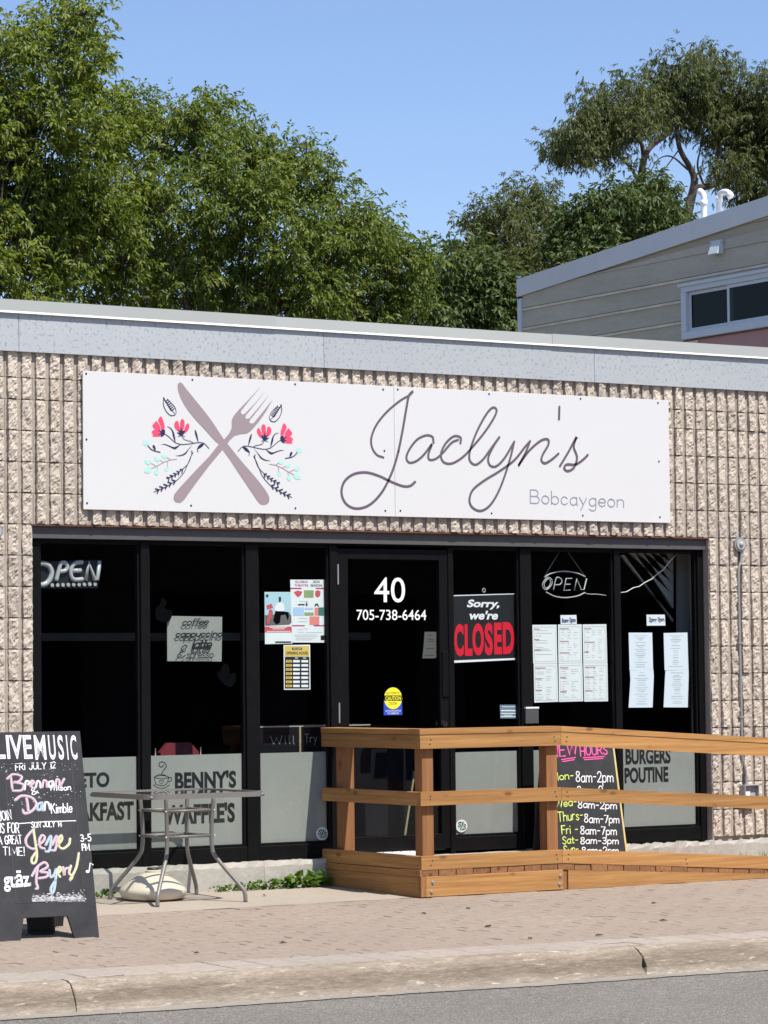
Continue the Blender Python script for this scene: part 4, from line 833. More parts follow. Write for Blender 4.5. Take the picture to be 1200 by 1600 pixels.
# ================================================================== TABLE AND UMBRELLA BASE
TX, TY, TZ = .425, -.49, walk(-.49)
tb = thing('patio_table', 'square glass topped metal patio table with splayed legs beside the window', 'table', (TX, TY, TZ))
def rsq(h, r, n=6):
    o = []
    for cx_, cy_, a0 in ((h-r, h-r, 0), (-h+r, h-r, 90), (-h+r, -h+r, 180), (h-r, -h+r, 270)):
        for k in range(n+1): o.append((TX+cx_+r*math.cos(R(a0+90*k/n)), TY+cy_+r*math.sin(R(a0+90*k/n))))
    return o
TT_ = TZ+.705; o1 = rsq(.435, .11); o2 = rsq(.413, .095); n = len(o1)
m = MB(); V = [(x, y, TT_-.032) for x, y in o1]+[(x, y, TT_) for x, y in o1]+[(x, y, TT_) for x, y in o2]+[(x, y, TT_-.032) for x, y in o2]
m.add(V, [(a*n+k, a*n+(k+1) % n, ((a+1) % 4)*n+(k+1) % n, ((a+1) % 4)*n+k) for a in range(4) for k in range(n)]); build('rim', m, 'table_metal', tb)
m = MB(); V = [(x, y, z) for z in (TT_-.013, TT_-.006) for x, y in o2]; m.add(V, [tuple(range(n))[::-1], tuple(range(n, 2*n))]); build('glass_top', m, 'table_glass', tb)
for sx in (-1, 1):
    for sy in (-1, 1):
        gz = walk(TY+sy*.32)-TZ; pts = crom([(TX+sx*.175, TY+sy*.175, TT_-.028), (TX+sx*.165, TY+sy*.165, TZ+.50), (TX+sx*.165, TY+sy*.165, TZ+.36), (TX+sx*.185, TY+sy*.185, TZ+.28), (TX+sx*.29, TY+sy*.29, TZ+.11), (TX+sx*.318, TY+sy*.318, TZ+.055), (TX+sx*.322, TY+sy*.322, TZ+gz+.001)], 5)
        m = MB(); m.tube(pts, .0135, 10); build('leg', m, 'table_metal', tb, True)
        m = MB(); m.tube([(TX+sx*.413, TY+sy*.413, TT_-.02), (TX+sx*.175, TY+sy*.175, TT_-.026)], .011, 8); build('top_arm', m, 'table_metal', tb, True)
for z in (.585, .420):
    for a, b in (((-1, -1), (1, -1)), ((1, -1), (1, 1)), ((1, 1), (-1, 1)), ((-1, 1), (-1, -1))):
        m = MB(); m.tube([(TX+a[0]*.165, TY+a[1]*.165, TZ+z), (TX+b[0]*.165, TY+b[1]*.165, TZ+z)], .0095, 8); build('brace', m, 'table_metal', tb, True)
    for sx in (-1, 1):
        for sy in (-1, 1):
            m = MB(); m.lathe((TX+sx*.178, TY+sy*.178, TZ+z-.006), [(.001, 0), (.007, .002), (.007, .010), (.001, .012)], 8); build('bolt', m, 'bolt_steel', tb, True)
UX, UY = .335, -.33; UZ = walk(UY)
ub = thing('umbrella_base', 'cream plastic umbrella base on the ground under the patio table', 'umbrella base', (UX, UY, UZ))
m = MB(); m.lathe((UX, UY, UZ), [(.17, .002), (.205, .015), (.219, .045), (.221, .062), (.212, .080), (.17, .112), (.11, .152), (.062, .172), (.050, .176)], 48, lambda an, z: (.018*abs(math.sin(an*4)) if z > .07 else .004*math.sin(an*8))*-1); build('shell', m, 'cream_plastic', ub, True)
m = MB(); m.lathe((UX, UY, UZ), [(.052, .174), (.052, .188), (.047, .192), (.03, .192)], 20); build('cap', m, 'cream_plastic', ub)
m = MB(); m.tube(crom([(UX+.033*math.cos(a), UY+.033*math.sin(a), UZ+.2) for a in np.linspace(0, 2*math.pi, 13)], 2), .008, 6); build('collar_ring', m, 'dark_plastic', ub)

# ================================================================== THINGS IN AND ON THE WINDOWS
IN = Plane((0, .122, 0), (1, 0, 0), (0, 0, 1))        # just behind the glass
def sheet_thing(name, label, cat, pts, mat='paper', P=IN, group=None, th=.0012):
    uv = [P.uv(*p) for p in pts]; z = min(v for u, v in uv); x = sum(u for u, v in uv)/len(uv); b = P.w(x, z)
    m = MB(); m.slab(P, uv, -th, 0); return tag(build(name, m, mat, None, False, tuple(b)), label, cat, group), uv
def lines_on(root, P, rows, mat, name='print', e=.0008):
    m = MB()
    for i, (a, b, w_) in enumerate(rows): m.ribbon(P, [P.uv(*a), P.uv(*b)], w_*.0046, e+.00004*(i % 5), caps=False)
    return build(name, m, mat, root)
rr = random.Random(5)
def menu_rows(x0, x1, y0, y1, cols, step=4.1):
    out = []; y = y0
    while y < y1:
        for c in range(cols):
            cw = (x1-x0)/cols; a = x0+c*cw+1; b = a+(cw-3)*rr.uniform(.35, 1)
            if rr.random() < .8: out.append(((a, y), (b, y-.1), .55))
        y += step*rr.uniform(.6, 1.1)
    return out
z3 = lambda pts: Zm(9.231, 825, 950, pts)
mn = [('topmost left of the six', [(63, 243), (412, 240), (424, 800), (75, 803)]), ('topmost middle of the six', [(432, 238), (775, 235), (782, 788), (440, 797)]), ('topmost right of the six', [(788, 237), (1130, 233), (1145, 790), (798, 790)]),
      ('bottom left of the six', [(82, 806), (424, 803), (437, 1352), (92, 1365)]), ('bottom middle of the six', [(440, 800), (784, 792), (797, 1345), (448, 1355)]), ('bottom right of the six', [(798, 793), (1146, 793), (1155, 1345), (812, 1350)])]
for i, (lb, q) in enumerate(mn):
    o, uv = sheet_thing('menu_sheet', lb+' white menu sheets taped in the window under the 8am-2pm note', 'menu', z3(q), 'paper', group='daytime menu sheets')
    (ax, ay), (bx_, by_), (cx_, cy_), (dx_, dy_) = z3(q)
    rows = menu_rows(ax+4, bx_-4, ay+9, dy_-5, (1, 3, 3, 2, 2, 3)[i])
    fr = [((ax+2.4, ay+3.5), (bx_-2.4, by_+3.5), .35), ((bx_-2.4, by_+3.5), (cx_-2.6, cy_-3), .35), ((cx_-2.6, cy_-3), (dx_+2.4, dy_-3), .35), ((dx_+2.4, dy_-3), (ax+2.4, ay+3.5), .35)]
    lines_on(o, IN, rows+fr, 'ink_grey'); lines_on(o, IN, [((ax+2.6, y_), (ax+rr.uniform(10, 20), y_), 1.5) for y_ in (ay+6.5, ay+rr.uniform(20, 28), ay+rr.uniform(38, 46))], 'ink_rose', 'heading', .0014)
z8 = lambda pts: Zm(9.412, 970, 950, pts)
for i, (lb, q, nx) in enumerate((('upper left of the four', [(115, 362), (462, 362), (475, 908), (130, 915)], 1), ('lower left of the four', [(133, 918), (480, 905), (485, 1010), (468, 1462), (115, 1465), (142, 1060)], 1), ('upper right of the four', [(630, 368), (980, 360), (995, 905), (645, 918)], 1), ('lower right of the four', [(658, 922), (996, 906), (998, 1000), (985, 1462), (630, 1460), (650, 1020)], 1))):
    o, uv = sheet_thing('menu_sheet', lb+' bluish white menu sheets hung under the 2pm-7pm note', 'menu', z8(q), 'paper_blue', group='evening menu sheets')
    P0 = z8(q); x_ = sum(p[0] for p in P0[:2])/2; y0_ = min(p[1] for p in P0)+5; y1_ = max(p[1] for p in P0)-5; rows = []
    y_ = y0_
    while y_ < y1_:
        hw = rr.uniform(3, 11); rows.append(((x_-hw, y_), (x_+hw, y_), rr.choice((.5, .8)))); y_ += rr.uniform(2.4, 4.6)
    lines_on(o, IN, rows, 'ink_grey')
o, uv = sheet_thing('hours_note', 'small white handwritten 8am-2pm note taped above the six menus', 'note', z3([(468, 103), (698, 100), (704, 232), (472, 236)]), 'paper', P=Plane((0, .120, 0), (1, 0, 0), (0, 0, 1)))
m = MB(); stroke_px(m, IN, '8am-2pm', (878, 972.5), (898.5, 971.5), 6, 1.25, e=.0032, jit=.05); build('handwriting', m, 'ink_blue', o)
o, uv = sheet_thing('hours_note', 'small white handwritten 2pm-7pm note above the four bluish menus', 'note', z8([(378, 97), (648, 97), (656, 258), (382, 260)]), 'paper')
m = MB(); stroke_px(m, IN, '2pm-7pm', (1014, 971), (1037.5, 970.5), 6, 1.25, e=.0012, jit=.05); build('handwriting', m, 'ink_blue', o)
# posters in the third window
zp = lambda pts: Zm(8, 400, 890, pts)
o, uv = sheet_thing('theatre_poster', 'white theatre season poster with small pictures in the window beside the door', 'poster', zp([(428, 126), (850, 126), (858, 170), (882, 520), (885, 912), (452, 912)]), 'paper')
def ppoly(root, name, mat, polys, e, P=IN, z=zp):
    m = MB()
    for i, p in enumerate(polys): m.poly(P, [P.uv(*q) for q in z(p)], e+.00005*(i % 6))
    return build(name, m, mat, root)
rc = lambda x0, y0, x1, y1: [(x0, y0), (x1, y0), (x1, y1), (x0, y1)]
ppoly(o, 'band', 'ink_magenta', [rc(430, 228, 570, 243), rc(745, 228, 860, 243), rc(450, 694, 608, 708), rc(722, 694, 880, 708)], .0008)
ppoly(o, 'picture', 'poster_green', [rc(600, 258, 720, 350), rc(605, 535, 720, 575)], .0009); ppoly(o, 'picture', 'poster_lblue', [rc(462, 472, 600, 575), rc(610, 476, 716, 502)], .0010)
ppoly(o, 'picture', 'poster_teal', [rc(778, 472, 848, 575)], .0011); ppoly(o, 'picture', 'poster_orange', [rc(668, 585, 790, 690), rc(732, 476, 778, 572)], .0012)
ppoly(o, 'picture', 'poster_red', [[(740, 270), (775, 256), (805, 275), (800, 330), (765, 350), (738, 320)], [(470, 280), (520, 262), (580, 275), (560, 320), (520, 345)]], .0013); ppoly(o, 'picture', 'ink_black', [rc(525, 430, 608, 446), [(620, 440), (632, 400), (645, 440), (635, 462)], [(728, 462), (742, 425), (770, 425), (788, 462), (775, 462), (758, 438), (742, 462)], rc(808, 822, 856, 880)], .0014)
m = MB(); font_px(m, IN, 'GLOBUS', *zp([(488, 138), (645, 168)]), off=.01, e=.001); font_px(m, IN, 'THEATRE', *zp([(480, 182), (652, 212)]), off=.01, e=.001); build('poster_lettering', m, 'ink_magenta', o)
m = MB(); font_px(m, IN, '2024', *zp([(708, 138), (795, 168)]), off=.01, e=.001); font_px(m, IN, 'SEASON', *zp([(680, 182), (822, 214)]), off=.01, e=.001); build('poster_lettering', m, 'ink_black', o)
lines_on(o, IN, [((zp([(a, y_)])[0]), (zp([(b, y_)])[0]), .6) for a, b, y_ in ((480, 760, 815), (480, 770, 835), (500, 740, 858), (490, 700, 878), (520, 590, 750), (520, 600, 782), (600, 650, 740), (620, 830, 785), (530, 640, 610), (530, 650, 650), (540, 650, 400))], 'ink_grey')
o, uv = sheet_thing('travel_poster', 'pale blue poster of a seated person in a white shirt, left of the theatre poster', 'poster', zp([(106, 280), (432, 280), (455, 925), (112, 932)]), 'paper', P=Plane((0, .1235, 0), (1, 0, 0), (0, 0, 1)))
ppoly(o, 'sky_print', 'poster_sky', [[(108, 284), (428, 284), (440, 570), (112, 570)]], -.0008)
ppoly(o, 'rock_print', 'poster_rock', [[(112, 570), (225, 560), (310, 520), (410, 530), (445, 580), (446, 660), (420, 688), (115, 702)]], -.0004)
ppoly(o, 'chair_print', 'poster_red', [[(130, 450), (195, 425), (215, 480), (140, 500)], [(165, 500), (200, 500), (215, 540), (195, 590), (150, 690), (135, 660)], rc(113, 712, 446, 782)], 0.0)
ppoly(o, 'shirt_print', 'ink_white', [[(265, 420), (300, 405), (340, 420), (362, 500), (330, 525), (240, 515), (230, 480)], rc(170, 718, 385, 726), rc(205, 737, 355, 745), rc(130, 768, 430, 776)], .0004)
ppoly(o, 'figure_print', 'skin_print', [[(283, 345), (300, 336), (313, 350), (314, 385), (300, 412), (286, 400)], [(122, 320), (142, 306), (158, 322), (150, 345), (128, 345)], rc(240, 897, 438, 914)], .0008)
ppoly(o, 'trousers_print', 'decal_grey', [[(240, 520), (330, 520), (400, 530), (412, 580), (395, 640), (370, 560), (310, 570), (300, 660), (255, 690), (215, 640)]], .0006)
o, uv = sheet_thing('opening_hours_card', 'yellow and black opening hours card under the theatre poster', 'card', zp([(345, 943), (676, 938), (680, 1500), (350, 1502)]), 'ink_white')
ppoly(o, 'heading_band', 'hours_gold', [rc(358, 955, 664, 1085)], .0008); ppoly(o, 'table_ground', 'ink_black', [rc(360, 1090, 666, 1486), rc(450, 975, 572, 1003)], .0012)
ppoly(o, 'day_cell', 'hours_gold', [rc(372, 1130+51.5*i, 448, 1160+51.5*i) for i in range(7)], .0018); ppoly(o, 'time_cell', 'ink_white', [rc(a, 1130+51.5*i, a+84, 1160+51.5*i) for i in range(7) for a in (462, 566)]+[rc(485, 1100, 522, 1110), rc(585, 1100, 625, 1110)], .0019)
m = MB(); font_px(m, IN, 'OPENING HOURS', *zp([(375, 1025), (650, 1062)]), off=.02, e=.0014)
for i, d_ in enumerate(('MON', 'TUE', 'WED', 'THU', 'FRI', 'SAT', 'SUN')): font_px(m, IN, d_, *zp([(388, 1137+51.5*i), (432, 1153+51.5*i)]), e=.0024)
build('card_lettering', m, 'ink_black', o); m = MB(); font_px(m, IN, 'WELCOME', *zp([(462, 980), (560, 998)]), e=.0018); build('card_lettering', m, 'ink_white', o)
# coffee panel set back from the glass, its letters on the glass cast shadows on it
CP = Plane((0, .144, 0), (1, 0, 0), (0, 0, 1)); zc_ = lambda pts: Zm(10.909, 250, 950, pts)
o, uv = sheet_thing('coffee_panel', 'square grey-green panel listing coffee cappuccino latte espresso in the window', 'panel', zc_([(122, 135), (1060, 150), (1050, 912), (125, 905)]), 'frosted_film', P=CP, th=.004)
m = MB()
for t, a, b, cap, w_, sh, g_ in (('coffee', (375, 292), (810, 280), 9.4, 1.7, .28, .9), ('cappuccino', (268, 490), (1050, 482), 8.4, 2.0, .2, 1.3), ('latte', (540, 696), (860, 690), 14.5, 2.6, .3, .5), ('spresso', (455, 850), (905, 845), 10.5, 1.3, .12, 1.2)):
    stroke_px(m, Plane((0, .128, 0), (1, 0, 0), (0, 0, 1)), t, zc_([a])[0], zc_([b])[0], cap, w_, shear=sh, gap=g_, e=0)
m.ribbon(Plane((0, .128, 0), (1, 0, 0), (0, 0, 1)), crom([IN.uv(*p) for p in zc_([(440, 690), (468, 650), (440, 632), (385, 670), (370, 720), (405, 740), (350, 770), (305, 820), (330, 852), (390, 845), (438, 805)])]), .0070, .0)
build('lettering', m, 'ink_black', o)
# closed sign
CL = Plane((0, .124, 0), (1, 0, 0), (0, 0, 1)); zk = lambda pts: Zm(6.667, 700, 900, pts)
o, uv = sheet_thing('closed_sign', "black sign reading Sorry, we're CLOSED hung in the window right of the door", 'sign', zk([(58, 200), (700, 182), (710, 870), (62, 902)]), 'ink_black', P=CL, th=.003)
m = MB(); font_px(m, CL, 'Sorry,', *zk([(195, 245), (535, 350)]), off=.035, shear=.22, e=.001); font_px(m, CL, "we're", *zk([(222, 362), (520, 455)]), off=.035, shear=.22, e=.001); build('lettering', m, 'ink_white', o)
m = MB()
for ch, a, b, t_, bt in (('C', 62, 165, 498, 838), ('L', 172, 255, 502, 832), ('O', 252, 375, 490, 830), ('S', 380, 468, 488, 826), ('E', 478, 562, 486, 815), ('D', 568, 690, 480, 812)): font_px(m, CL, ch, *zk([(a, t_), (b, bt)]), off=.045, e=.001)
build('lettering', m, 'ink_red', o)
m = MB(); m.slab(CL, [CL.uv(*p) for p in zk([(60, 880), (698, 855), (698, 873), (62, 905)])], 0.0, .002); m.slab(CL, [CL.uv(*p) for p in zk([(58, 200), (700, 182), (700, 190), (58, 210)])], 0.0, .002); build('border', m, 'ink_white', o)
m = MB(); c_ = CL.uv(*zk([(370, 150)])[0]); m.tube([CL.w(c_[0]+.012*math.cos(a), c_[1]+.014*math.sin(a), .004) for a in np.linspace(0, 2*math.pi, 15)], .004, 6); build('suction_hook', m, 'grey_plastic', o)
# card-payment sticker, push plate, paper note on the door, round decals
o, uv = sheet_thing('window_card', 'small grey-blue printed card low in the window right of the door', 'card', zk([(540, 1342), (722, 1340), (724, 1482), (546, 1484)]), 'blue_card')
lines_on(o, IN, [(zk([(a, y_)])[0], zk([(b, y_)])[0], w_) for a, b, y_, w_ in ((550, 715, 1402, 2), (550, 712, 1432, 1.5), (585, 665, 1450, 1), (548, 718, 1464, 1.6), (560, 700, 1362, 1))], 'ink_white')
pbr('dark_steel', (.10, .10, .10), .4, .3)
pp = thing('push_plate', 'grey automatic door push plate on the black mullion', 'switch', tuple(FR.w(*FR.uv(828, 1130))))
m = MB(); a = FR.uv(819, 1131); b = FR.uv(839, 1107); m.bbox(a[0], b[0], .046, .0695, a[1], b[1], .004); build('plate', m, 'dark_steel', pp)
m = MB(); m.box(a[0], b[0], .044, .07, b[1]+.0005, b[1]+.012); build('hood', m, 'white_paint', pp)
NP = Plane((0, .1135, 0), (1, 0, 0), (0, 0, 1))
o, uv = sheet_thing('paper_note', 'dim curled paper note taped inside the door glass', 'note', Zm(6.156, 540, 880, [(760, 660), (872, 660), (872, 905), (855, 915), (738, 915), (752, 780)]), 'note_grey', P=NP)
lines_on(o, NP, [(Zm(6.156, 540, 880, [(a, y_)])[0], Zm(6.156, 540, 880, [(b, y_)])[0], .6) for a, b, y_ in ((790, 840, 695), (785, 850, 730), (785, 850, 750), (770, 850, 820), (765, 850, 885))], 'ink_black')
for cx_, cy_, lb in ((503, 1302.5, 'round pale green decal low on the frosted pane left of the ramp'), (721, 1290.5, 'round pale green decal low on the frosted pane right of the door')):
    u_, v_ = GLS.uv(cx_, cy_); m = MB(); m.disc(GLS, u_, v_, .050, .0016, 28, rv=.046); o = tag(build('round_decal', m, 'decal_mint', None, False, tuple(GLS.w(u_, v_-.046))), lb, 'decal', 'round window decals')
    m = MB(); m.ribbon(GLS, [(u_+.043*math.cos(a), v_+.039*math.sin(a)) for a in np.linspace(0, 2*math.pi, 25)], .006, .0024, caps=False); build('ring', m, 'white_paint', o)
    m = MB(); stroke_text(m, GLS, 'S', (u_-.030, v_-.004), (u_-.010, v_-.004), .032, .0055, e=.0030, shear=.1); stroke_text(m, GLS, 'Z', (u_-.012, v_-.026), (u_+.014, v_-.026), .050, .006, e=.0034); stroke_text(m, GLS, 'S', (u_+.014, v_-.024), (u_+.034, v_-.024), .032, .0055, e=.0030, shear=.1); build('monogram', m, 'ink_black', o)
# OPEN sign, left window
OP = Plane((0, .150, 0), (1, 0, 0), (0, 0, 1)); z6 = lambda pts: Zm(4, 30, 800, pts)
u0, v0 = OP.uv(*z6([(490, 470)])[0]); on_ = thing('open_sign', 'white block letter OPEN sign hanging in the leftmost window', 'sign', tuple(OP.w(u0-.2, v0)))
m = MB(); m.slab(OP, [OP.uv(*p) for p in z6([(70, 312), (515, 300), (492, 475), (70, 478)])], -.012, -.004); build('backing', m, 'clear_back', on_)
for st_ in ([[(140, 322), (180, 335), (200, 375), (190, 420), (165, 448), (130, 456), (85, 440), (75, 390), (95, 335), (140, 322)]], [(228, 432), (245, 365), (258, 322), (285, 318), (298, 340), (288, 365), (262, 372), (246, 370)], [(394, 314), (352, 318), (326, 345), (320, 385), (330, 415), (352, 424), (396, 420)], [(326, 368), (385, 366)], [(414, 428), (432, 318), (470, 424), (486, 424), (500, 306)]):
    st_ = st_[0] if isinstance(st_[0], list) else st_
    q = [OP.uv(*p) for p in z6(st_)]; q = crom(q, 5) if len(q) > 5 else q
    m = MB(); m.tube([OP.w(a, b, .004) for a, b in q], .0185 if len(st_) > 8 else .0150, 8); build('letter', m, 'neon_off', on_, True)
for k in range(9):
    m = MB(); c_ = OP.uv(*z6([(205+33.5*k, 457-.8*k)])[0]); m.cyl(OP, c_[0], c_[1], .0125, -.003, .006, 14); build('dot', m, 'neon_off', on_)
# oval neon OPEN
z7 = lambda pts: Zm(3, 800, 820, pts)
u0, v0 = OP.uv(*z7([(245, 342)])[0]); ne = thing('neon_sign', 'oval neon OPEN sign hung on two thin cords in the window', 'sign', tuple(OP.w(u0, v0)))
def neon(name, pts, r=.0052, e=.004, sm=True):
    q = [OP.uv(*p) for p in z7(pts)]; q = crom(q, 6) if sm else q
    m = MB(); m.tube([OP.w(a, b, e) for a, b in q], r, 8); return build(name, m, 'neon_off' if r > .003 else 'grey_plastic', ne, True)
neon('arc', [(150, 246), (185, 227), (240, 218), (300, 226), (342, 244)]); neon('arc', [(158, 316), (200, 336), (250, 342), (305, 334), (340, 318)])
for off in (0, 1):
    d = off*7
    neon('letter', [(163+d*.3, 248+d), (142+d, 275), (146+d, 298-d*.4), (162, 304-d), (184-d, 280), (183-d, 255+d*.4), (163+d*.3, 248+d)], .0040)
neon('letter', [(192, 306), (206, 250), (226, 252), (232, 266), (222, 280), (200, 282)], .0046); neon('letter', [(280, 252), (252, 252), (240, 308), (272, 306)], .0046, sm=False); neon('letter', [(247, 280), (272, 279)], .0046, sm=False); neon('letter', [(290, 308), (302, 254), (322, 304), (336, 304), (348, 252)], .0050, sm=False)
neon('cord', [(148, 246), (222, 124)], .0016, sm=False); neon('cord', [(342, 244), (262, 130)], .0016, sm=False); neon('power_cord', [(335, 318), (360, 325), (400, 326), (442, 332)], .0034)
# white cable crossing the rightmost window
zc7 = lambda pts: Zm(6.667, 940, 820, pts)
m = MB(); q = [OP.uv(*p) for p in zc7([(190, 708), (268, 698), (340, 655), (400, 642), (460, 600), (530, 565), (590, 510), (655, 465), (710, 390), (790, 305)])]; m.tube([OP.w(a, b, -.01) for a, b in q], .0034, 6)
tag(build('cable', m, 'ink_white', None, True, tuple(OP.w(*q[0]))), 'thin white cable slanting across the rightmost window', 'cable')
# slatted panel and pale curtain strip inside the rightmost window
LP = Plane((0, .45, 0), (1, 0, 0), (0, 0, 1)); lv = thing('slatted_panel', 'slanting grey slatted blind dim behind the rightmost window', 'panelling', tuple(LP.w(*LP.uv(1050, 970))))  # slats put here for the slanting grey stripes in this pane
for k in range(6):
    m = MB(); a = [(200+82*k+12, 295), (255+82*k+12, 295), (748, 800-118*(k-1)+70), (748, 740-118*(k-1))] if k else [(205, 320), (235, 310), (748, 1010), (748, 985)]
    m.slab(LP, [LP.uv(*p) for p in zc7(a)], -.02, 0); build('slat', m, 'louvre_grey', lv)
m = MB(); m.slab(LP, [LP.uv(*p) for p in zc7([(825, 300), (935, 300), (945, 1900), (830, 1900)])], -.06, -.03)
tag(build('curtain_strip', m, 'louvre_grey', None, False, tuple(LP.w(*LP.uv(1075, 1100)))), 'narrow grey curtain hanging inside the rightmost window edge', 'curtain')
# red chair indoors
ch = thing('chair', 'dark red vinyl chair inside, its back showing above the frosted pane', 'chair', (1.165, 1.05, .19))
CHP = Plane((0, .80, 0), (1, 0, 0), (0, 0, 1))
def chl(mat, name, mb_): return build(name, mb_, mat, ch, True)
m = MB(); m.slab(CHP, [CHP.uv(*p) for p in ((252, 1182), (251, 1176), (263, 1161), (298, 1160), (311, 1175), (311, 1190), (305, 1230), (258, 1231))], -.045, 0); build('backrest', m, 'red_vinyl', ch)
m = MB(); m.bbox(.97, 1.36, .86, 1.28, .60, .67, .02); build('seat', m, 'red_vinyl', ch)
for x_, y_ in ((.985, .83), (1.345, .83), (.99, 1.26), (1.34, 1.26)):
    m = MB(); m.tube([(x_, y_, .191), (x_, y_, .62 if y_ > 1 else .97)], .011, 8); chl('chrome', 'leg', m)
# inner chalkboard behind the third window and door; easel behind the door
BI = Plane((0, .34, 0), (1, 0, 0), (0, 0, 1)); zb = lambda pts: Zm(3, 120, 1120, pts)
u0, v0 = BI.uv(405, 1320); icb = thing('inner_chalkboard', 'dim chalkboard with faint writing inside behind the window beside the door', 'chalkboard', tuple(BI.w(1.8, .19)))
m = MB(); x0_ = BI.uv(403, 1136)[0]; zt = BI.uv(450, 1136)[1]; m.slab(BI, [(x0_, .19), (x0_+.92, .19), (x0_+.92, zt), (x0_, zt)], -.02, 0); build('board', m, 'interior_dark', icb)
m = MB(); m.slab(BI, [(x0_, zt+.0005), (x0_+.92, zt+.0005), (x0_+.92, zt+.008), (x0_, zt+.008)], -.018, .002); build('ledge', m, 'grey_plastic', icb)
m = MB(); xa = BI.uv(467, 1150)[0]; m.slab(BI, [(xa, .19), (xa+.014, .19), (xa+.014, zt), (xa, zt)], .0005, .006); build('upright', m, 'pale_wood', icb)
m = MB(); stroke_px(m, BI, 'Try our', (476, 1160), (520, 1158), 13, .8, e=.002, jit=.05); stroke_px(m, BI, 'Will', (423, 1164), (460, 1162), 13, .6, e=.002, jit=.05); build('chalk_lettering', m, 'ink_grey', icb)
ez = thing('folding_easel', 'dim folding board with pale wooden edges inside the glass door', 'easel', (2.55, .75, .19))
EP = Plane((0, .62, 0), (1, 0, 0), (0, 0, 1))
zd = lambda pts: Zm(2.857, 480, 1100, pts)
for nm, mt, pts in (('board', 'interior_dark', [(285, 200), (480, 200), (440, 590), (282, 590)]), ('edge_strip', 'pale_wood', [(253, 195), (263, 195), (284, 590), (274, 590)]), ('edge_strip', 'pale_wood', [(476, 300), (483, 300), (440, 585), (432, 585)])):
    m = MB(); m.slab(EP, [EP.uv(*p) for p in zd(pts)], -.02, .004 if nm != 'board' else 0); build(nm, m, mt, ez)

# ================================================================== WALL FITTINGS
def wall_box(px, py, lab):
    c_ = S(px, py, -.03); t = thing('wall_junction_box', lab, 'junction box', (c_[0], 0, c_[2]-.06)); WP = Plane((0, -.0, 0), (1, 0, 0), (0, 0, 1))
    m = MB(); m.cyl(WP, c_[0], c_[2], .055, -.02, .028, 24); build('housing', m, 'conduit_grey', t)
    m = MB(); m.cyl(WP, c_[0], c_[2], .040, .0285, .036, 24); build('cover', m, 'grey_plastic', t)
    m = MB(); m.lathe((c_[0], -.030, c_[2]), [(.001, -.022), (.012, -.019), (.020, -.010), (.022, 0), (.020, .010), (.012, .019), (.001, .022)], 14); build('knob', m, 'grey_plastic', t, True); return t, c_
t, c_ = wall_box(1157.5, 850.5, 'round grey electrical box on the block wall right of the windows')
b_ = S(1170, 1226, -.03)
m = MB(); m.tube(crom([(c_[0]+.02, -.012, c_[2]-.05), (c_[0]+.012, -.012, c_[2]-.13), (c_[0]-.012, -.012, c_[2]-.22), (c_[0]-.012, -.012, c_[2]-.6), (c_[0]-.006, -.012, b_[2]+.35), (c_[0]-.004, -.012, b_[2]+.2), (b_[0]-.015, -.014, b_[2]+.1), (b_[0]-.012, -.014, b_[2]-.01)], 5), .0105, 8); build('conduit', m, 'conduit_grey', t, True)
for z in (c_[2]-.75, b_[2]+.5):
    m = MB(); m.box(c_[0]-.03, c_[0]+.012, -.026, .0, z, z+.016); build('strap', m, 'conduit_grey', t)
ox0, oz0 = S(1160, 1252, -.03)[0], S(1160, 1262, -.03)[2]; ox1, oz1 = S(1182, 1226, -.03)[0], b_[2]
m = MB(); m.bbox(ox0, ox1, -.030, .0, oz0, oz1, .004); ob_ = build('outlet_box', m, 'grey_plastic', t)
m = MB(); m.box(ox0, ox1, -.062, -.0305, oz1-.006, oz1); m.box(ox1-.006, ox1, -.062, -.0305, oz0, oz1-.0062); m.box(ox0, ox0+.006, -.062, -.0305, oz0, oz1-.0062); build('outlet_cover', m, 'grey_plastic', ob_)
m = MB(); m.box(ox0+.03, ox0+.07, -.036, -.0305, oz0+.04, oz1-.05); build('outlet_face', m, 'paper', ob_)
wall_box(-7, 830, 'round grey electrical box on the block wall at the left edge')

# ================================================================== THE GREY BUILDING NEXT DOOR
NX = 7.5
pbr('siding_lip_sunlit', (.74, .68, .54), .6, var=(3, .9), col2=(.50, .43, .30))  # paler than the boards: sunlight on the lip put into its colour
nb = thing('grey_building', 'grey sided building with a sloping roof behind the restaurant on the right', 'building', (11.0, 2.8, 0))
def rz(y): return 5.188-.0777*(y-5.56)          # roof edge height
def boards(z0, z1, y0, y1, mat, dx=0.0):
    """one lapped siding board on the wall x = NX, cut along the roof slope"""
    t0, t1 = rz(y0)-.16, rz(y1)-.16
    if z0 >= t0: return
    top = [(y0, min(z1, t0)), (y1, min(z1, t1))] if z0 < t1 else [(y0, min(z1, t0)), (5.56+(5.028-z0)/.0777, z0)]
    if z0 < t1 and z1 > t1 and z1 < t0: top = [(y0, z1), (5.56+(5.028-z1)/.0777, z1), (y1, t1)]
    bot = [(y0, z0), (y1, z0)] if z0 < t1 else [(y0, z0)]
    V0 = [(NX-.022-dx, y, z) for y, z in bot]+[(NX-.008-dx, y, z) for y, z in top[::-1]]
    n = len(V0); V1 = [(NX+.01, y, z) for _, y, z in V0]
    m = MB(); m.add(V0+V1, [tuple(range(n))[::-1], tuple(range(n, 2*n))]+[(k, (k+1) % n, n+(k+1) % n, n+k) for k in range(n)]); sb_ = build('siding_board', m, mat, nb)
    if z0 < t1 and z1 < t1 and mat == 'siding_grey':        # folded lip along the board top, caught sunlight painted in as paler colour
        m = MB(); m.box(NX-.0245-dx, NX-.0085-dx, y0, y1, z1-.026, z1-.004); build('lip', m, 'siding_lip_sunlit', sb_)
WY0, WY1, WZ0, WZ1 = 1.84, 2.985, 4.43, 4.78
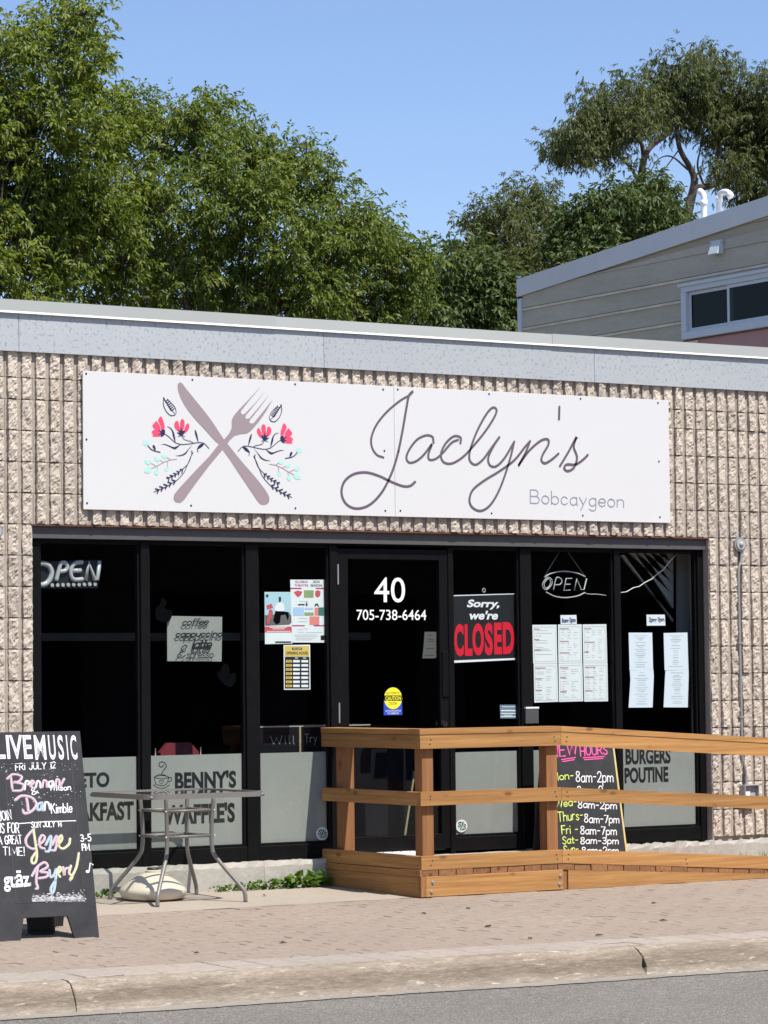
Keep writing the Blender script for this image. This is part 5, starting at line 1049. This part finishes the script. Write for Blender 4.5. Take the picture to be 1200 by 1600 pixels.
m = MB(); m.hexa([(x, y, -.05) for y in (0.0, 5.53) for x in (NX+.012, 16.0)]+[(x, y, rz(y)-.07) for y in (0.0, 5.53) for x in (NX+.012, 16.0)]); build('wall', m, 'siding_grey', nb)
z = 3.237; k = 0
while z < 5.5:
    zz = z+.186
    if 4.1 < z and zz <= WZ0-.06:
        boards(z, zz-.002, WY1-.12, 5.494, 'siding_grey'); boards(z, zz-.002, .0, WY1-.122, 'siding_pink')
    elif zz <= WZ0-.06: boards(z, zz-.002, .0, 5.494, 'siding_grey')
    elif z < WZ1+.04:
        pk = zz < WZ0+.15
        boards(z, zz-.002, WY1+.07, 5.494, 'siding_grey')
        if z < WZ0-.07: boards(z, WZ0-.068, WY0-.8, WY1+.068, 'siding_pink')
        if zz > WZ1+.07: boards(WZ1+.066, zz-.002, WY0-.8, WY1+.068, 'siding_grey')
        boards(z, zz-.002, .0, WY0-.81, 'siding_grey')
    else: boards(z, zz-.002, .0, 5.494, 'siding_grey')
    z = zz
# roof and its metal edge in lengths
for y0, y1 in ((-.3, 1.1), (1.102, 2.9), (2.902, 4.3), (4.302, 5.57)):
    m = MB(); m.hexa([(x, y, rz(y)+d) for d in (-.165, .0) for y in (y0, y1) for x in (NX-.03, NX-.0225)]); build('roof_edge', m, 'alu_trim', nb)
m = MB(); m.hexa([(x, y, rz(y)+d) for d in (-.06, .004) for y in (-.3, 5.57) for x in (NX-.022, 16.2)]); build('roof', m, 'alu_trim', nb)
m = MB(); m.hexa([(x, y, rz(y)+d) for d in (-.16, -.15) for y in (-.3, 5.56) for x in (NX-.0222, NX+.012)]); build('soffit', m, 'alu_trim', nb)
m = MB(); m.box(NX-.034, NX+.02, 5.495, 5.555, 3.0, 5.0); build('corner_trim', m, 'window_white', nb)
# its sliding window
def wbx(name, x0, x1, y0, y1, z0, z1, mat, par):
    m = MB(); m.bbox(x0, x1, y0, y1, z0, z1, .003); return build(name, m, mat, par)
m = MB()
for y0, y1, z0, z1 in ((WY0-.07, WY1+.07, WZ1, WZ1+.065), (WY0-.07, WY1+.07, WZ0-.065, WZ0), (WY0-.07, WY0, WZ0, WZ1), (WY1, WY1+.07, WZ0, WZ1)): m.bbox(NX-.055, NX+.005, y0, y1, z0, z1, .004)
nw = build('window', m, 'window_white', nb)
m = MB(); m.bbox(NX-.075, NX-.056, WY0-.09, WY1+.09, WZ1+.045, WZ1+.075, .003); build('drip_cap', m, 'window_white', nw)
ym = (WY0+WY1)/2
for y0, y1, x_ in ((WY0+.002, ym+.02, NX-.040), (ym-.02, WY1-.002, NX-.018)):
    m = MB(); s_ = .028
    for a, b, c1, d1 in ((y0, y0+s_, WZ0+.002, WZ1-.002), (y1-s_, y1, WZ0+.002, WZ1-.002), (y0+s_, y1-s_, WZ0+.002, WZ0+.03), (y0+s_, y1-s_, WZ1-.03, WZ1-.002)): m.box(x_, x_+.016, a, b, c1, d1)
    build('sash', m, 'window_white', nw); m = MB(); m.box(x_+.006, x_+.010, y0+s_-.003, y1-s_+.003, WZ0+.027, WZ1-.027); build('pane', m, 'dark_glass', nw)
m = MB(); m.box(NX+.006, NX+.0115, WY0, WY1, WZ0, WZ1); build('room_shade_sheet', m, 'interior_dark', nw)  # thin near-black sheet painted in for the shade of the room behind
a = XP(1118.5, 399, NX); b = XP(1132.5, 377, NX)
m = MB(); m.hexa([(x, y, z) for z, dx in ((a[2], .07), (b[2], .03)) for y in (b[1], a[1]) for x in (NX-.02-dx, NX-.015)]); m.box(NX-.05, NX-.018, b[1]-.012, a[1]+.012, b[2]+.001, b[2]+.012); build('wall_vent', m, 'window_white', nb)
for pts, lab in (([(1100, 342), (1100, 318), (1099.5, 306), (1097, 301), (1093, 299)], 'white plastic vent pipe on the grey roof, bent left'), ([(1124, 336), (1124, 312), (1125, 304), (1131, 300), (1138, 301), (1142, 307)], 'white plastic gooseneck vent pipe on the grey roof, curved right')):
    q = [XP(px, py, NX+.12) for px, py in pts]; q[0][2] = rz(q[0][1])-.02; pipe = crom(q, 6)
    m = MB(); m.tube(pipe, .026, 12); t = tag(build('vent_pipe', m, 'pvc_white', None, True, tuple(q[0])), lab, 'vent pipe')
    m = MB(); m.tube([q[-1]+(q[-2]-q[-1])*.55, q[-1]], .031, 12); build('elbow', m, 'pvc_white', t, True)
    m = MB(); m.tube([q[1]+np.array((0, 0, -.02)), q[1]+np.array((0, 0, .03))], .031, 12); build('coupling', m, 'pvc_white', t, True)

# shops over the road: they darken what the glass mirrors
opp = thing('opposite_shops', 'dark brick shop row across the street, mirrored faintly in the glass', 'building', (22, -27, -.3))
m = MB(); m.box(4, 46, -34, -27, -.4, 7.5); build('wall', m, 'opposite_brick', opp)
m = MB(); m.box(3.8, 46.2, -34.2, -26.7, 7.5, 7.9); build('cornice', m, 'opposite_brick', opp)
for k in range(12):
    x_ = 5.5+3.3*k
    m = MB(); m.box(x_, x_+1.2, -27.02, -26.95, 4.2, 6.2); build('window', m, 'black_frame', opp)
    m = MB(); m.box(x_-.4, x_+1.8, -27.02, -26.94, .3, 2.9); build('shop_window', m, 'black_frame', opp)

# ================================================================== TREES
def leaf_object(name, P, D, L, Wd, mat, parent, droop=.25):
    """many small folded leaves: base points P, directions D, lengths L, widths Wd"""
    n = len(P); D = D/np.linalg.norm(D, axis=1)[:, None]
    rv = RNG.normal(size=(n, 3)); rv[:, 2] = rv[:, 2]*.5+.9; rv[:, 1] -= .55;      # blades turn up and towards the light
    Sd = np.cross(D, rv); Sd /= np.linalg.norm(Sd, axis=1)[:, None]+1e-9; Nn = np.cross(Sd, D)
    mid = P+D*(L*.45)[:, None]; tip = P+D*L[:, None]; tip[:, 2] -= L*droop
    V = np.empty((n, 4, 3)); V[:, 0] = P; V[:, 1] = mid+Sd*(Wd/2)[:, None]+Nn*(Wd*.18)[:, None]; V[:, 2] = tip; V[:, 3] = mid-Sd*(Wd/2)[:, None]+Nn*(Wd*.18)[:, None]
    off = np.array(wloc(parent)); V -= off
    me = bpy.data.meshes.new(name); me.vertices.add(n*4); me.vertices.foreach_set('co', V.reshape(-1).astype(np.float32))
    T = np.arange(n)[:, None]*4+np.array([0, 1, 2, 0, 2, 3])[None]; me.loops.add(n*6); me.loops.foreach_set('vertex_index', T.reshape(-1).astype(np.int32))
    me.polygons.add(n*2); me.polygons.foreach_set('loop_start', (np.arange(n*2)*3).astype(np.int32)); me.polygons.foreach_set('loop_total', np.full(n*2, 3, np.int32)); me.update(calc_edges=True)
    at = me.attributes.new('rnd', 'FLOAT', 'POINT'); at.data.foreach_set('value', np.repeat(np.clip(RNG.normal(.5, .22, n), 0, 1), 4).astype(np.float32))
    return link(name, me, mat, parent)
def unit(n): v = RNG.normal(size=(n, 3)); return v/np.linalg.norm(v, axis=1)[:, None]
def crown(blobs, per_m2, leaf, wid, nl, tuft, droopdir=.7, fill=.35):
    """tufts of compound leaves spread through the lobes of a crown; blobs: (centre, radius)"""
    Ps, Ds, Ls, Ws = [], [], [], []
    lobes = []                                   # each lobe breaks up into smaller clumps with gaps between
    for c, r in blobs:
        k = 11 if r > .2 else 5; d = unit(k)
        for q in range(k): lobes.append((np.array(c)+d[q]*r*RNG.uniform(.45, .72), r*RNG.uniform(.38, .58)))
        lobes.append((np.array(c)+np.array((0, .25, 0)), r*.8))
    for c, r in lobes:
        nt = max(3, int(per_m2*4*math.pi*r*r/30)); d = unit(nt); d[:, 2] = np.abs(d[:, 2])*.75+d[:, 2]*.25 if False else d[:, 2]
        rad = r*np.where(RNG.random(nt) < fill, RNG.random(nt)**.5*.85, RNG.uniform(.78, 1.12, nt)); tc = np.array(c)+d*rad[:, None]*np.array((1, 1, .92))
        out = d*.8+RNG.normal(size=(nt, 3))*.45; out[:, 2] += .15; out /= np.linalg.norm(out, axis=1)[:, None]
        nlv = 9                                   # compound leaves to a tuft, along a twig
        tt = RNG.random((nt, nlv)); base = tc[:, None]+out[:, None]*(tt*tuft)[:, :, None]+RNG.normal(size=(nt, nlv, 3))*tuft*.16
        ld = out[:, None]*.35+RNG.normal(size=(nt, nlv, 3))*.55; ld[:, :, 2] -= droopdir*.55; ld /= np.linalg.norm(ld, axis=2)[:, :, None]
        base = base.reshape(-1, 3); ld = ld.reshape(-1, 3); n = len(base)
        sd = np.cross(ld, np.array((0, 0, 1.0))+RNG.normal(size=(n, 3))*.3); sd /= np.linalg.norm(sd, axis=1)[:, None]+1e-9
        for j in range(nl):
            t = (j//2+1)/(nl//2+1) if j < nl-1 else 1.0; sg = (1 if j % 2 else -1) if j < nl-1 else 0
            p = base+ld*(leaf*1.5*t)[..., None] if hasattr(t, '__len__') else base+ld*leaf*1.4*t
            dd = ld*.75+sd*sg*.9+RNG.normal(size=(n, 3))*.22; dd[:, 2] -= .25*droopdir
            Ps.append(p); Ds.append(dd); Ls.append(leaf*RNG.uniform(.7, 1.2, n)); Ws.append(wid*RNG.uniform(.75, 1.2, n))
    return np.concatenate(Ps), np.concatenate(Ds), np.concatenate(Ls), np.concatenate(Ws)
def branch(mb, a, b, r0, r1, sag=.0, n=7, wob=.06):
    a = np.array(a, float); b = np.array(b, float); L = np.linalg.norm(b-a); pts = []
    for i in range(n+1):
        t = i/n; p = a+(b-a)*t; p[2] += sag*math.sin(math.pi*t)*L
        if 0 < i < n: p += RNG.normal(size=3)*wob*L/n
        pts.append(p)
    mb.tube(pts, list(np.linspace(r0, r1, n+1)), 7)
def tree(name, label, Y, base_px, blobs, lm, bark, per=60, leaf=.10, wid=.042, nl=5, tuft=.34, group='trees behind the buildings', trunk_r=.16, limbs=None, droop=.7, fill=.35, ydep=.55, twigs=True, rs_=1.0):
    """blobs: (px, py, radius in px, depth shift in m) measured on the photograph at the tree's own distance"""
    b3 = []
    for q in blobs:
        px, py, rp = q[:3]; dy = q[3] if len(q) > 3 else RNG.uniform(-ydep, ydep); c = S(px, py, Y+dy); b3.append((c, rs_*rp*dist_at(px, py, Y+dy)/FPX))
    bs = S(base_px[0], base_px[1], Y); base = np.array((bs[0], bs[1], -.42)); root = thing(name, label, 'tree', tuple(base), group)
    m = MB(); fork = S(base_px[0], base_px[1], Y)
    m.tube([base, base*.5+fork*.5+np.array((.05, 0, 0)), fork], [trunk_r*1.25, trunk_r, trunk_r*.8], 10); build('trunk', m, bark, root, True)
    m = MB()
    lp = []
    if limbs:
        for L_ in limbs:
            pts = crom([S(px, py, Y+(dy if len(q) > 3 else 0)) for q in L_ for px, py, r, dy in [(q+(0,))[:4]]], 5); rs = np.interp(np.linspace(0, 1, len(pts)), np.linspace(0, 1, len(L_)), [q[2]*.66*dist_at(q[0], q[1], Y)/FPX for q in L_]); m.tube(pts, list(rs), 8); lp += pts
    for c, r in b3:
        if limbs: branch(m, min(lp, key=lambda q: np.linalg.norm(q-np.array(c)-np.array((0, 0, -.3)))), c, .016, .006, .05)
        if not limbs: branch(m, fork, c, trunk_r*.075, .006, .06)
        if twigs:
            for _ in range(5): branch(m, np.array(c)-np.array((0, 0, r*.3)), np.array(c)+unit(1)[0]*r*.95, .014, .004, .05, 4)
    build('limbs', m, bark, root, True)
    P, D, L, W_ = crown(b3, per, leaf, wid, nl, tuft, droop, fill); leaf_object('crown', P, D, L, W_, lm, root)
    return root
tree('maple_tree', 'tall bright green maple filling the upper left corner', 11.5, (-60, 640),
     [(-10, 80, 62), (40, 75, 46), (105, 45, 40), (130, 18, 24), (118, 95, 38), (148, 150, 42), (40, 165, 80), (110, 190, 70), (168, 210, 48), (195, 185, 26), (-20, 230, 100), (70, 270, 88), (150, 290, 62), (20, 350, 90, .3), (110, 370, 80, .5), (175, 345, 45, .2), (-30, 430, 90), (60, 455, 75, .2), (150, 450, 60, 1.2), (-120, 200, 110), (-110, 380, 120)],
     'maple_leaf', 'bark', per=290, leaf=.070, wid=.028, tuft=.28, trunk_r=.2, rs_=.92)
tree('maple_tree', 'broad rounded green maple rising above the middle left of the roof', 12.6, (330, 700),
     [(330, 205, 48), (300, 190, 26), (335, 165, 20), (245, 190, 36), (262, 240, 52), (218, 172, 16), (395, 232, 46), (440, 262, 40), (478, 248, 22), (470, 300, 46), (515, 290, 26), (340, 290, 74), (415, 320, 70), (250, 320, 68), (505, 350, 54), (560, 345, 34), (555, 385, 46), (610, 365, 26), (605, 410, 42), (640, 405, 22), (630, 455, 38), (330, 390, 78, .6), (430, 410, 80), (520, 430, 66), (235, 400, 60, .9), (590, 480, 52), (320, 470, 66, 1.0), (420, 480, 60), (240, 465, 55, 1.4), (510, 500, 50), (190, 400, 46, -.4), (280, 430, 50, -.3), (360, 450, 46, -.2), (215, 330, 44, .2), (470, 470, 50, .4), (560, 500, 46, .6)],
     'maple_leaf_b', 'bark', per=290, leaf=.068, wid=.027, tuft=.27, trunk_r=.2, rs_=.90)
tree('far_tree', 'dark bushy tree between the big maple and the grey building', 19.0, (730, 700), [(690, 425, 42), (725, 412, 34), (665, 465, 38), (715, 465, 52), (765, 465, 46), (800, 485, 38), (760, 430, 26), (690, 500, 45), (780, 510, 40), (835, 500, 34)], 'far_leaf', 'bark_grey', per=150, leaf=.11, wid=.04, tuft=.36, rs_=.84)
tree('locust_tree', 'airy grey-green tree left of the sloping grey roof', 21.0, (800, 700), [(780, 335, 34), (830, 308, 36), (800, 365, 44), (765, 385, 36), (850, 350, 42), (820, 400, 46), (780, 425, 40), (870, 385, 40), (745, 345, 14), (850, 420, 45), (885, 345, 22)], 'locust_leaf', 'bark_grey', per=170, leaf=.075, wid=.021, nl=7, tuft=.34, droop=1.0, rs_=.84)
tree('dense_tree', 'dense mid green tree just above the sloping grey roof edge', 18.0, (950, 700), [(955, 322, 30), (915, 350, 34), (985, 340, 40), (940, 375, 46), (890, 370, 36), (1020, 345, 34), (985, 385, 40), (1050, 355, 30), (905, 410, 40), (1005, 300, 16), (1045, 320, 20)], 'far_leaf', 'bark', per=150, leaf=.10, wid=.036, tuft=.34, rs_=.84)
tree('tall_locust', 'tall spreading tree with bare dark limbs at the upper right', 22.0, (1060, 400),
     [(905, 195, 30), (945, 165, 38), (895, 228, 24), (935, 215, 36), (990, 150, 44), (975, 200, 40), (1040, 135, 42), (1095, 115, 34), (1100, 160, 46), (1035, 180, 40), (1155, 135, 46), (1200, 150, 50), (1160, 190, 50), (1220, 220, 60), (1110, 188, 34), (1180, 250, 42), (1215, 290, 45), (1150, 265, 26), (1050, 100, 18), (1110, 88, 14), (1260, 170, 60), (1185, 215, 40), (1170, 300, 24), (920, 212, 30), (960, 185, 40), (1000, 180, 40), (1070, 160, 44), (1130, 165, 46), (1180, 180, 50), (1205, 250, 46), (1140, 225, 34), (880, 235, 14)],
     'locust_leaf', 'bark', per=200, leaf=.075, wid=.021, nl=7, tuft=.40, droop=1.4, trunk_r=.24, fill=.45, rs_=.84,
     limbs=[[(1060, 400, 15), (1075, 330, 12), (1085, 285, 9), (1078, 262, 7), (1062, 232, 6), (1055, 190, 5), (1040, 150, 3)], [(1060, 400, 9), (1012, 345, 7), (1000, 300, 8), (1006, 250, 8), (1018, 228, 7), (1045, 208, 5), (1065, 180, 3)], [(1006, 250, 5), (1000, 220, 5), (975, 205, 4), (935, 200, 2)], [(1085, 295, 9), (1115, 288, 8), (1160, 268, 6), (1210, 255, 4)], [(1120, 288, 6), (1124, 235, 5), (1122, 195, 3.5), (1130, 150, 2.5)], [(996, 280, 4), (985, 262, 3.5), (972, 250, 2.5)], [(1075, 265, 3), (1050, 245, 2), (1030, 248, 1.5), (1015, 270, 1)], [(1060, 235, 2), (1040, 262, 1.5), (1020, 285, 1)], [(1100, 290, 3), (1090, 260, 2.5), (1095, 230, 1.5)]])
# ================================================================== WEEDS, LITTER, DRAIN
def weed(px, py, n, h, lab, kind='weed'):
    c_ = S(px, py, -.035); x_ = float(c_[0]); y_ = -.035; z_ = walk(y_); root = thing('weed', lab, 'weed', (x_, y_, z_), 'weeds along the wall foot')
    P, D, L, W_ = [], [], [], []
    for i in range(n):
        a = RNG.uniform(0, 2*math.pi); rr_ = RNG.uniform(0, h*1.0); P.append((x_+rr_*math.cos(a)*1.2, y_-abs(rr_*math.sin(a))*.7-.01, z_+RNG.uniform(.0, h*.75))); e = RNG.uniform(.15, .9)
        D.append((math.cos(a), -abs(math.sin(a))*.8, e)); L.append(h*RNG.uniform(.55, 1.0)); W_.append(h*RNG.uniform(.30, .55))
    leaf_object('leaves', np.array(P), np.array(D), np.array(L), np.array(W_), 'weed_leaf', root, .35)
    m = MB()
    for i in range(4): a = RNG.uniform(0, 6.28); m.tube([(x_, y_-.01, z_), (x_+.5*h*math.cos(a), y_-.02, z_+h*.5)], .0025, 5)
    build('stem', m, 'weed_leaf', root)
for px, n, h, lab in ((340, 26, .045, 'low weed at the wall foot just right of the umbrella base'), (362, 26, .05, 'small weed at the wall foot behind the right table leg'), (385, 34, .065, 'leafy weed at the wall foot, right of the table legs'), (420, 34, .07, 'leafy weed at the wall foot midway between table and ramp'), (445, 38, .075, 'broad weed at the wall foot left of the tallest weed'), (473, 60, .11, 'tallest leafy weed at the wall foot near the ramp'), (497, 40, .08, 'leafy weed in the corner of wall and ramp'), (157, 26, .06, 'small green weed at the wall foot behind the sandwich board')):
    weed(px, 1385, n, h, lab)
def tuft(px, lab, n=14, h=.09):
    c_ = S(px, 1335, -.05); x_, y_ = float(c_[0]), -.05; z_ = walk(y_); root = thing('grass_tuft', lab, 'grass', (x_, y_, z_), 'grass tufts by the right wall')
    a = RNG.uniform(0, 6.28, n); P = np.c_[x_+RNG.normal(0, .03, n), np.full(n, y_)+RNG.normal(0, .008, n), np.full(n, z_)]; D = np.c_[np.cos(a)*.35, np.sin(a)*.15, np.ones(n)]
    leaf_object('blades', P, D, h*RNG.uniform(.6, 1.3, n), np.full(n, .006), 'weed_leaf', root, .1)
for px, lab in ((1118, 'thin grass tuft at the wall foot just right of the window sill'), (1160, 'grass tuft at the wall foot below the outlet box'), (1192, 'grass tuft at the wall foot at the right edge')): tuft(px, lab)
# fallen leaves on the paving
LV = [(443, 1475, 'dry brown leaf on the paving between the table and the kerb'), (307, 1491, 'dry brown leaf on the border pavers nearest the kerb at left'), (762, 1449, 'dark leaf scrap midway between the ramp and the kerb'), (731, 1421, 'dry leaf on the paving just below the bolted ramp board'), (662, 1429, 'dry leaf on the paving below the ramp corner'), (1037, 1440, 'dark leaf on the paving below the sloping ramp board'), (937, 1463, 'dark leaf close to the kerb near its right crack'), (414, 1400, 'pale leaf scrap on the concrete right of the table leg'), (1022, 1413, 'dark leaf scrap close under the ramp at right'), (828, 1468, 'thin leaf scrap near the kerb at the middle')]
for i, (px, py, lab) in enumerate(LV):
    p = G(px, py); m = MB(); a = RNG.uniform(0, 6.28); z_ = walk(p[1])+.004; s_ = RNG.uniform(.012, .022); q = [(-1.6, 0, .002), (-.4, .7, .012), (1.5, 0, .003), (-.3, -.7, .010)]
    m.add([(p[0]+s_*(x*math.cos(a)-y*math.sin(a)), p[1]+s_*(x*math.sin(a)+y*math.cos(a)), z_+z) for x, y, z in q], [(0, 1, 2), (0, 2, 3)])
    tag(build('fallen_leaf', m, 'dead_leaf', None, False, (p[0], p[1], z_)), lab, 'leaf', 'dry leaves scattered on the paving')
# storm drain in the gutter at the right
dx0 = G(1215, 1512)[0]+.98; dr = thing('storm_drain', 'dark rusty storm drain grate in the gutter at the right edge', 'drain', (dx0+.25, kd(dx0, KW+.16), ZR))
m = MB(); sl = -.085
for k in range(9):
    xx = dx0-.12+.062*k; y0, y1 = kd(xx, KW+.045), kd(xx, KW+.275); m.hexa([(xx+dx_, yy, ZR+zz) for zz in (.003, .012) for yy in (y1, y0) for dx_ in (0, .032)])
build('bars', m, 'iron', dr)
m = MB()
for d_ in (KW+.035, KW+.275): xa, xb = dx0-.14, dx0+.42; m.hexa([(xx, kd(xx, d_+e_), ZR+zz) for zz in (.002, .014) for e_ in (.03, 0) for xx in (xa, xb)])
build('frame', m, 'iron', dr)
gr = MB(); rq = random.Random(9)
for i in range(260):
    x_ = rq.uniform(-3.2, 3.4); d_ = KW+.03+abs(rq.gauss(0, .06)); y_ = kd(x_, d_); s_ = rq.uniform(.002, .007); z_ = ZR+.003
    gr.add([(x_-s_, y_-s_, z_), (x_+s_*1.3, y_-s_*.6, z_), (x_, y_+s_, z_), (x_, y_, z_+s_*1.1)], [(0, 1, 3), (1, 2, 3), (2, 0, 3)])
o = build('gutter_grit', gr, 'gutter_concrete', bpy.data.objects['gutter']); o['kind'] = 'stuff'
print('tris', sum(len(o.data.polygons) for o in sc.objects if o.type == 'MESH'))
